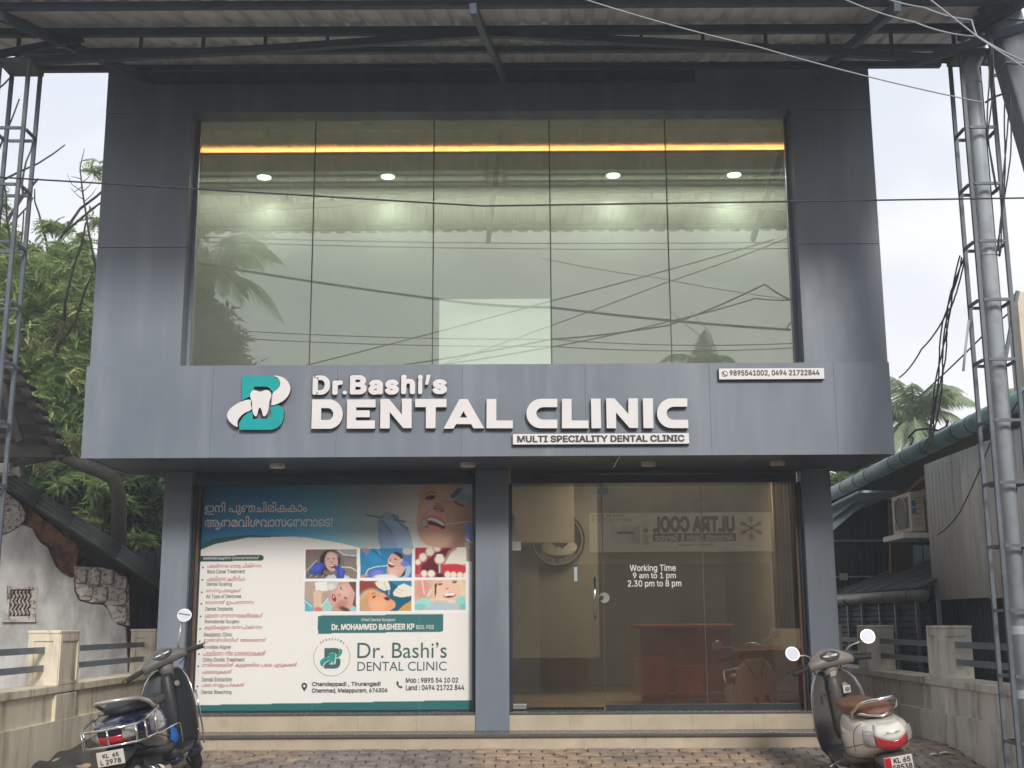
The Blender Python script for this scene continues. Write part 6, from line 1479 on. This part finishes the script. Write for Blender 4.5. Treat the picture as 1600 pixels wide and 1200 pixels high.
    B(loft_y([(-.02, .36, .14, .05), (-.2, .37, .17, .05), (-.45, .41, .175, .035), (-.6, .445, .16, .02)], 20, 3), 'lower_trim', dark, smooth=True)
    def surf(y, a_, off=.002):
        k = max(i for i in range(len(body)-1) if body[i][0] >= y-1e-9); b0, b1 = body[k], body[k+1]; t = (b0[0]-y)/(b0[0]-b1[0])
        zc_, hw, hh = (b0[j]+(b1[j]-b0[j])*t for j in (1, 2, 3)); c_, s2 = math.cos(a_), math.sin(a_)
        return ((hw+off)*math.copysign(abs(c_)**(2/2.9), c_), y, zc_+(hh+off)*math.copysign(abs(s2)**(2/2.9), s2))
    for sg in (0, 1):
        fl = (lambda a_: a_) if sg == 0 else (lambda a_: math.pi-a_)
        B(MB().tube([surf(y, fl(-.30-.25*(y+.1))) for y in np.linspace(.0, -.86, 22)], .0022, 5), 'panel_seam', 'rubber', smooth=True)
        B(MB().tube([surf(-.10-.10*math.sin(q*1.5), fl(-.25+q)) for q in np.linspace(0, 1.25, 12)], .0020, 5), 'panel_seam', 'rubber', smooth=True)
        B(MB().tube([surf(-.66-.05*q, fl(-.4+q)) for q in np.linspace(0, 1.3, 12)], .0020, 5), 'panel_seam', 'rubber', smooth=True)
    if navy: B(MB().tube([surf(y, .12, .004) for y in np.linspace(-.28, -.44, 8)], .006, 5), 'side_badge', 'silver', smooth=True)
    B(MB().tube([(.12, .47, .93), (.16, .55, .98), (.10, .60, .86), (.04, .57, .70)], .005, 6), 'brake_cable', 'rubber', smooth=True)
    B(MB().tube([(-.12, .47, .93), (-.17, .54, .99), (-.10, .60, .88), (-.03, .57, .70)], .005, 6), 'brake_cable', 'rubber', smooth=True)
    B(MB().tube([(-.17, -.30, .24), (-.20, -.34, .25), (-.20, -.10, .20), (-.23, -.08, .20)], .008, 6), 'kick_lever', 'chrome', smooth=True)
    # seat
    B(loft_y([(.14, .695, .05, .02), (.10, .715, .085, .035), (.0, .735, .12, .045), (-.15, .745, .145, .05), (-.30, .752, .155, .052), (-.36, .765, .155, .055), (-.45, .785, .155, .055), (-.60, .795, .14, .052), (-.70, .795, .115, .042), (-.75, .79, .07, .02)], 24, 2.8), 'seat', seatm, smooth=True)
    # grab rail
    if navy:
        gr = MB().tube([(-.155, -.36, .735), (-.17, -.46, .745), (-.175, -.56, .80), (-.16, -.72, .855), (-.10, -.83, .875), (0, -.86, .88), (.10, -.83, .875), (.16, -.72, .855), (.175, -.56, .80), (.17, -.46, .745), (.155, -.36, .735)], [.012, .018, .02, .017, .014, .014, .014, .017, .02, .018, .012], 10)
        B(gr, 'grab_rail', 'silver', smooth=True)
    else:
        gr = MB().tube([(-.16, -.52, .74), (-.165, -.62, .80), (-.135, -.76, .885), (-.09, -.80, .905), (.09, -.80, .905), (.135, -.76, .885), (.165, -.62, .80), (.16, -.52, .74)], .012, 10)
        B(gr, 'grab_rail', 'chrome', smooth=True)
        B(MB().tube([(-.15, -.70, .80), (0, -.80, .785), (.15, -.70, .80)], .010, 8), 'grab_rail_bar', 'chrome', smooth=True)
    # tail lamp cluster wraps round the tail
    def tailpatch(x0, x1, z0, z1, nm_, mat, off=.006, zc=None, n=8, shape=None):
        """piece of the tail skin, proud of the body"""
        rows = []
        for j in range(5):
            v = j/4
            row_ = []
            for i in range(n+1):
                u = i/n; ang_ = (x0+(x1-x0)*u)
                z = z0+(z1-z0)*v
                if shape: z = shape(u, v, z0, z1)
                # body outline at this height: find the y where half width shrinks
                zz = (z-.655)/.13; k_ = max(.05, 1-abs(zz)**2.6)**(1/2.6)
                hw = .195*k_
                x = math.sin(ang_)*hw*1.0; y = -.70-math.cos(ang_)*.25*k_
                row_.append((x*(1+off/.2), y-off*math.cos(ang_), z))
            rows.append(row_)
        return B(MB().sheet(rows), nm_, mat, smooth=True, solid=.004)
    if navy:
        tailpatch(-.75, .75, .585, .645, 'tail_lamp', 'red_lens', .008)
        for sg in (-1, 1): tailpatch(sg*.45, sg*.98, .605, .70, 'indicator_lens', 'clear_lens', .012)
        tailpatch(-.55, .55, .665, .735, 'tail_panel', paint_, .012)
        B(MB().box(-.05, .05, -.975, -.97, .712, .720), 'tail_badge', 'silver')
        # chrome crash guard round the tail
        cg = MB()
        for sg in (-1, 1):
            cg.tube([(sg*.20, -.42, .735), (sg*.23, -.52, .75), (sg*.235, -.60, .72), (sg*.235, -.66, .60), (sg*.235, -.62, .555), (sg*.235, -.30, .545), (sg*.21, -.05, .53), (sg*.20, .0, .47), (sg*.18, .05, .36)], .007, 8)
        cg.tube([(-.235, -.60, .735), (-.232, -.85, .71), (-.20, -.955, .70), (0, -.985, .70), (.20, -.955, .70), (.232, -.85, .71), (.235, -.60, .735)], .009, 8)
        cg.tube([(-.235, -.62, .565), (-.232, -.85, .575), (-.20, -.955, .58), (0, -.985, .58), (.20, -.955, .58), (.232, -.85, .575), (.235, -.62, .565)], .009, 8)
        for x, y in ((-.20, -.955), (0, -.985), (.20, -.955), (-.232, -.84), (.232, -.84)): cg.tube([(x, y, .70), (x, y, .58)], .008, 8)
        B(cg, 'crash_guard', 'chrome', smooth=True)
    else:
        tailpatch(-.60, .60, .575, .655, 'tail_lamp', 'red_lens', .010, shape=lambda u, v, a_, b_: a_+(b_-a_)*v+.028*(2*u-1)**2-.012*(1-abs(2*u-1)))
        for sg in (-1, 1): tailpatch(sg*.62, sg*1.05, .60, .715, 'indicator_lens', 'clear_lens', .010)
        tailpatch(-.62, .62, .66, .76, 'tail_panel', paint_, .014, shape=lambda u, v, a_, b_: a_+(b_-a_)*v+.022*(2*u-1)**2*(1-v)-.02*(1-abs(2*u-1))*(1-v))
        text('tail_badge', 'SUZUKI', None, 0, 'txt_d', root, .03, world=(-.05, .05, .700, .712), xform=Matrix.Translation((0, -.978, 0))).matrix_parent_inverse = Matrix.Identity(4)
    # number plate
    pt = B(MB().loft([se_ring((0, -.78, .50), .11, .05), se_ring((0, -.90, .48), .10, .05), se_ring((0, -.96, .44), .085, .04)]), 'plate_bracket', dark, smooth=True)
    pz_ = .50 if navy else .49
    pb = B(MB().box(-.10, .10, -.990, -.984, pz_-.052, pz_+.052), 'number_plate', 'plate_white', bevel=.002)
    if not navy: B(MB().box(-.098, -.052, -.9925, -.9902, pz_-.05, pz_+.05), 'plate_badge', 'red_lens', pb); B(MB().disc((-.075, -.9932, pz_+.005), .016, (0, 1, 0), .001, 14), 'plate_symbol', pm('deep_red', (.35, .01, .02), .4), pb)
    def ptext(b_, x0, x1, z0, z1):
        o_ = text('plate_lettering', b_, None, 0, 'ink', pb, .025, world=(x0, x1, z0, z1), xform=Matrix.Translation((0, -.9935, 0))); o_.matrix_parent_inverse = Matrix.Identity(4)
    if navy: ptext('KL  65', -.055, .065, pz_+.006, pz_+.036); ptext('L 2978', -.075, .075, pz_-.04, pz_-.006)
    else: ptext('KL 65', -.035, .085, pz_+.006, pz_+.042); ptext('E9538', -.045, .09, pz_-.044, pz_-.004)
    # floor board, leg shield
    B(loft_y([(.44, .285, .15, .03), (.30, .27, .17, .03), (.05, .27, .17, .03), (-.06, .30, .15, .05)], 16, 4), 'floor_board', dark, smooth=True)
    B(loft_y([(.42, .235, .13, .03), (.2, .225, .15, .035), (-.02, .235, .15, .04)], 16, 4), 'under_tray', paint_, smooth=True)
    rows_ = [(.22, .13, .475, .01), (.30, .19, .455, .02), (.40, .215, .445, .035), (.52, .225, .447, .045), (.64, .222, .455, .05), (.74, .208, .47, .05), (.82, .18, .49, .045), (.87, .14, .505, .035), (.90, .09, .515, .02)]
    def shield(off, wk):
        return [[(u*w_*wk, yc_+off*(1-.8*abs(u)**3)-sw*abs(u)**2.2*1.6, z) for u in np.linspace(-1, 1, 17)] for z, w_, yc_, sw in rows_]
    B(MB().sheet(shield(0, .985)), 'leg_shield_inner', dark, smooth=True, solid=.006)
    B(MB().sheet(shield(.075, 1.0)), 'front_apron', paint_, smooth=True, solid=.006)
    edge_ = [(w_*sg*1.0, yc_-sw*1.6+.006, z) for sg, rr in ((-1, rows_), (1, rows_[::-1])) for z, w_, yc_, sw in rr]
    B(MB().tube(edge_, .0065 if navy else .005, 8), 'shield_edge', 'chrome' if navy else 'silver_dull', smooth=True)
    B(loft_y([(.455, .62, .06, .27), (.42, .62, .055, .25), (.39, .64, .04, .2)], 16, 3.5), 'steering_column_cover', dark, smooth=True)
    B(MB().disc((.085, .425, .78), .022, (0, 1, 0), .012, 16), 'ignition_lock', 'silver')
    if navy:
        for z in (.38, .50):
            B(MB().tube([(.19, .415, z), (.215, .40, z)], .012, 8), 'guard_bolt', 'silver', smooth=True)
        B(MB().tube([(.235, .41, .26), (.245, .40, .32), (.247, .395, .55), (.235, .41, .70)], .008, 8), 'leg_guard', 'chrome', smooth=True)
        B(MB().loft([se_ring((.02, .16, .30), .02, .01), se_ring((.03, .16, .40), .02, .02)]) if False else loft_y([(.30, .36, .05, .06), (.22, .39, .10, .10), (.12, .37, .09, .08), (.05, .34, .03, .03)], 14, 2.2), 'blue_cloth', pm('blue_cloth', (.01, .14, .5), .6, var=.3), smooth=True)
    else:
        B(MB().box(.06, .12, .395, .40, .72, .78), 'sticker', 'plate_white'); B(MB().disc((.095, .392, .75), .02, (0, 1, 0), .004, 14), 'sticker_emblem', 'silver_dull')
        B(MB().tube([(-.10, .42, .74), (-.10, .385, .735), (-.085, .37, .72), (-.10, .36, .705)], .007, 8), 'bag_hook', 'engine', smooth=True)
        B(MB().tube([(-.10, .06, .30), (-.20, .02, .28), (-.25, -.02, .275)], .011, 8), 'foot_peg', 'chrome', smooth=True)
        B(MB().tube([(.10, .06, .30), (.20, .02, .28), (.25, -.02, .275)], .011, 8), 'foot_peg', 'chrome', smooth=True)
    # handlebar unit
    HB = Matrix.Translation((0, .435, .985)) @ Matrix.Rotation(R(24), 4, 'X') @ Matrix.Rotation(steer, 4, 'Z')
    hc = [(-.19, -.02, -.005, .030, .028), (-.165, -.015, 0, .042, .038), (-.12, 0, .006, .060, .046), (-.06, .02, .012, .085, .056), (0, .028, .014, .094, .062), (.06, .02, .012, .085, .056), (.12, 0, .006, .060, .046), (.165, -.015, 0, .042, .038), (.19, -.02, -.005, .030, .028)]
    hcv = B(MB().loft([se_ring((x, y, z), a_, b_, 22, 2.5, 'x') for x, y, z, a_, b_ in hc]).xf(HB), 'handlebar_cover', pal['bar'], smooth=True)
    B(MB().loft([se_ring((0, .02, -.03), .075, .07, 18, 2.6, 'z'), se_ring((0, .01, -.12), .055, .06, 18, 2.6, 'z'), se_ring((0, -.0, -.20), .045, .05, 18, 2.6, 'z')]).xf(HB), 'neck_cover', pal['bar'], smooth=True)
    dl = B(MB().loft([[(u*.088*k, -.02+v*.05*k+.004, .058+h+v*.010) for u, v in ((math.cos(t), math.sin(t)) for t in np.linspace(0, 2*math.pi, 26, endpoint=False))] for k, h in ((1.0, -.006), (.97, .006), (.86, .009))]).xf(HB), 'instrument_panel', 'dial_dark', hcv, smooth=False)
    for dx_, rr2 in ((-.035, .026), (.03, .030)): B(MB().disc((dx_, -.018, .068), rr2, (0, .15, 1), .003, 20).xf(HB), 'dial', 'dial_white' if not navy else 'dial_white', hcv)
    if not navy: B(MB().box(-.028, .02, -.068, -.066, -.10, -.055).xf(HB), 'sticker', 'plate_white')
    for sg in (-1, 1):
        gp = B(MB().tube([(sg*.18, -.02, -.004), (sg*.20, -.024, -.004), (sg*.325, -.055, -.006), (sg*.335, -.057, -.006)], [.019, .0175, .0175, .021], 12).xf(HB), 'grip', 'rubber', smooth=True)
        B(MB().tube([(sg*.19, .015, -.01), (sg*.23, .03, -.012), (sg*.34, .012, -.02), (sg*.365, .0, -.02)], [.008, .006, .0055, .008], 8).xf(HB), 'brake_lever', 'engine' if navy else 'rubber', smooth=True)
        if navy and sg < 0: continue
        mi = [(sg*.15, .02, .035), (sg*.158, .018, .085), (sg*.175, .012, .115), (sg*.255, .07, .235)] if navy else [(sg*.15, .02, .03), (sg*.165, .016, .07), (sg*.20, .008, .10), (sg*.295, -.02, .135)]
        ms_ = B(MB().tube(mi, .0065, 8).xf(HB), 'mirror_stem', 'silver', smooth=True)
        mc = Vector(mi[-1])+Vector((sg*.03, -.01, .035)); nax = Vector((-sg*.16, -1, 1.15))
        B(MB().disc(mc-nax.normalized()*-.008, .060, nax, .016, 28, .060).xf(HB) if False else MB().tube([mc+nax.normalized()*.008, mc-nax.normalized()*.004, mc-nax.normalized()*.018], [.058, .060, .035], 28).xf(HB), 'mirror_shell', 'silver', ms_, smooth=False)
        B(MB().disc(mc+nax.normalized()*.009, .052, nax, .002, 28).xf(HB), 'mirror_glass', 'mirror', ms_)
    return root
M['rubber'] = pm('tyre_rubber', (.018, .018, .019), .75, var=.3); M['engine'] = pm('engine_grey', (.07, .068, .065), .5, metal=.3, var=.3)
M['silver'] = pm('silver_paint', (.55, .54, .52), .3, metal=.6, var=.06); M['silver_dull'] = pm('silver_dull', (.28, .28, .28), .4, metal=.3)
M['red_lens'] = pm('red_lens', (.48, .012, .03), .12, var=.1, coat=1); M['clear_lens'] = pm('clear_lens', (.38, .37, .36), .08, var=.3, scale=30, coat=1)
M['plate_white'] = pm('plate_white', (.66, .60, .55), .45, var=.06); M['mirror'] = pm('mirror_glass', (.72, .73, .75), .02, metal=1, var=0)
M['dial_dark'] = pm('dial_dark', (.05, .05, .052), .15, coat=1); M['dial_white'] = pm('dial_white', (.75, .75, .74), .3)
M['navy_paint'] = pm('navy_paint', (.010, .012, .050), .22, var=.2, coat=1); M['white_paint'] = pm('white_paint', (.74, .70, .63), .22, var=.03, coat=1)
M['black_plastic'] = pm('black_plastic', (.03, .032, .036), .5, var=.2); M['brown_seat'] = pm('brown_seat', (.16, .06, .03), .5, var=.15, bump=.2, bscale=200)
M['grey_plastic'] = pm('grey_plastic', (.14, .13, .12), .5, var=.15); M['taupe_plastic'] = pm('taupe_plastic', (.23, .20, .175), .35, var=.1); M['dark_taupe'] = pm('dark_taupe', (.075, .068, .065), .45, var=.12)
M['muffler_dark'] = pm('muffler_dark', (.04, .038, .036), .35, metal=.5)
palL = dict(paint='navy_paint', dark='black_plastic', seat='black_plastic', bar='grey_plastic', muffler='steelbrush')
palR = dict(paint='white_paint', dark='dark_taupe', seat='brown_seat', bar='taupe_plastic', muffler='muffler_dark')
scooter('navy scooter with silver grab rail and chrome tail guard, parked before the banner', (PX(184, 1183, 9.1)+.09, 10.08, gz(10.08)), R(-2), R(-10), R(7), R(32), palL, True)
scooter('white scooter with brown seat and two round mirrors, parked at the right by the wall', (PX(1395, 1183, 8.87)+.08, 9.85, gz(9.85)), R(1), R(-9), R(7), R(6), palR, False)

# litter on the pavers
for i, (px_, py_, w_) in enumerate(((1470, 1183, .05), (1492, 1187, .07))):
    p = P(px_, py_, 10.9); q = Vector((p.x, 11.05+.05*i, gz(11.05+.05*i)+.014))
    tag(MB().sheet([[(q.x-w_, q.y-.02, q.z), (q.x, q.y-.03, q.z+.012), (q.x+w_, q.y-.02, q.z+.002)], [(q.x-w_*.8, q.y+.02, q.z+.01), (q.x, q.y+.03, q.z+.02), (q.x+w_, q.y+.02, q.z)]]).build('paper_scrap', 'white', None, solid=.001),
        ['small torn white paper scrap on the pavers by the right wall', 'longer torn white paper scrap on the pavers nearest the right wall'][i], 'litter')

# ------------------------------------------------------------------ thin volume added as a veil, imitating lens glare over the shadows
hz = MB().box(-32, 32, -16, 34, -1.7, 14).build('glare_haze', pm('glare_haze_base', (1, 1, 1)), None)
hm_ = bpy.data.materials.new('glare_haze'); hm_.use_nodes = True; ht = hm_.node_tree; ht.nodes.clear()
ho = N(ht, 'ShaderNodeOutputMaterial'); hv = N(ht, 'ShaderNodeVolumePrincipled'); hv.inputs['Density'].default_value = .0042
hv.inputs['Color'].default_value = (.90, .95, 1, 1); hv.inputs['Anisotropy'].default_value = .2
ht.links.new(hv.outputs[0], ho.inputs['Volume']); hz.data.materials.clear(); hz.data.materials.append(hm_)
tag(hz, kind='stuff')
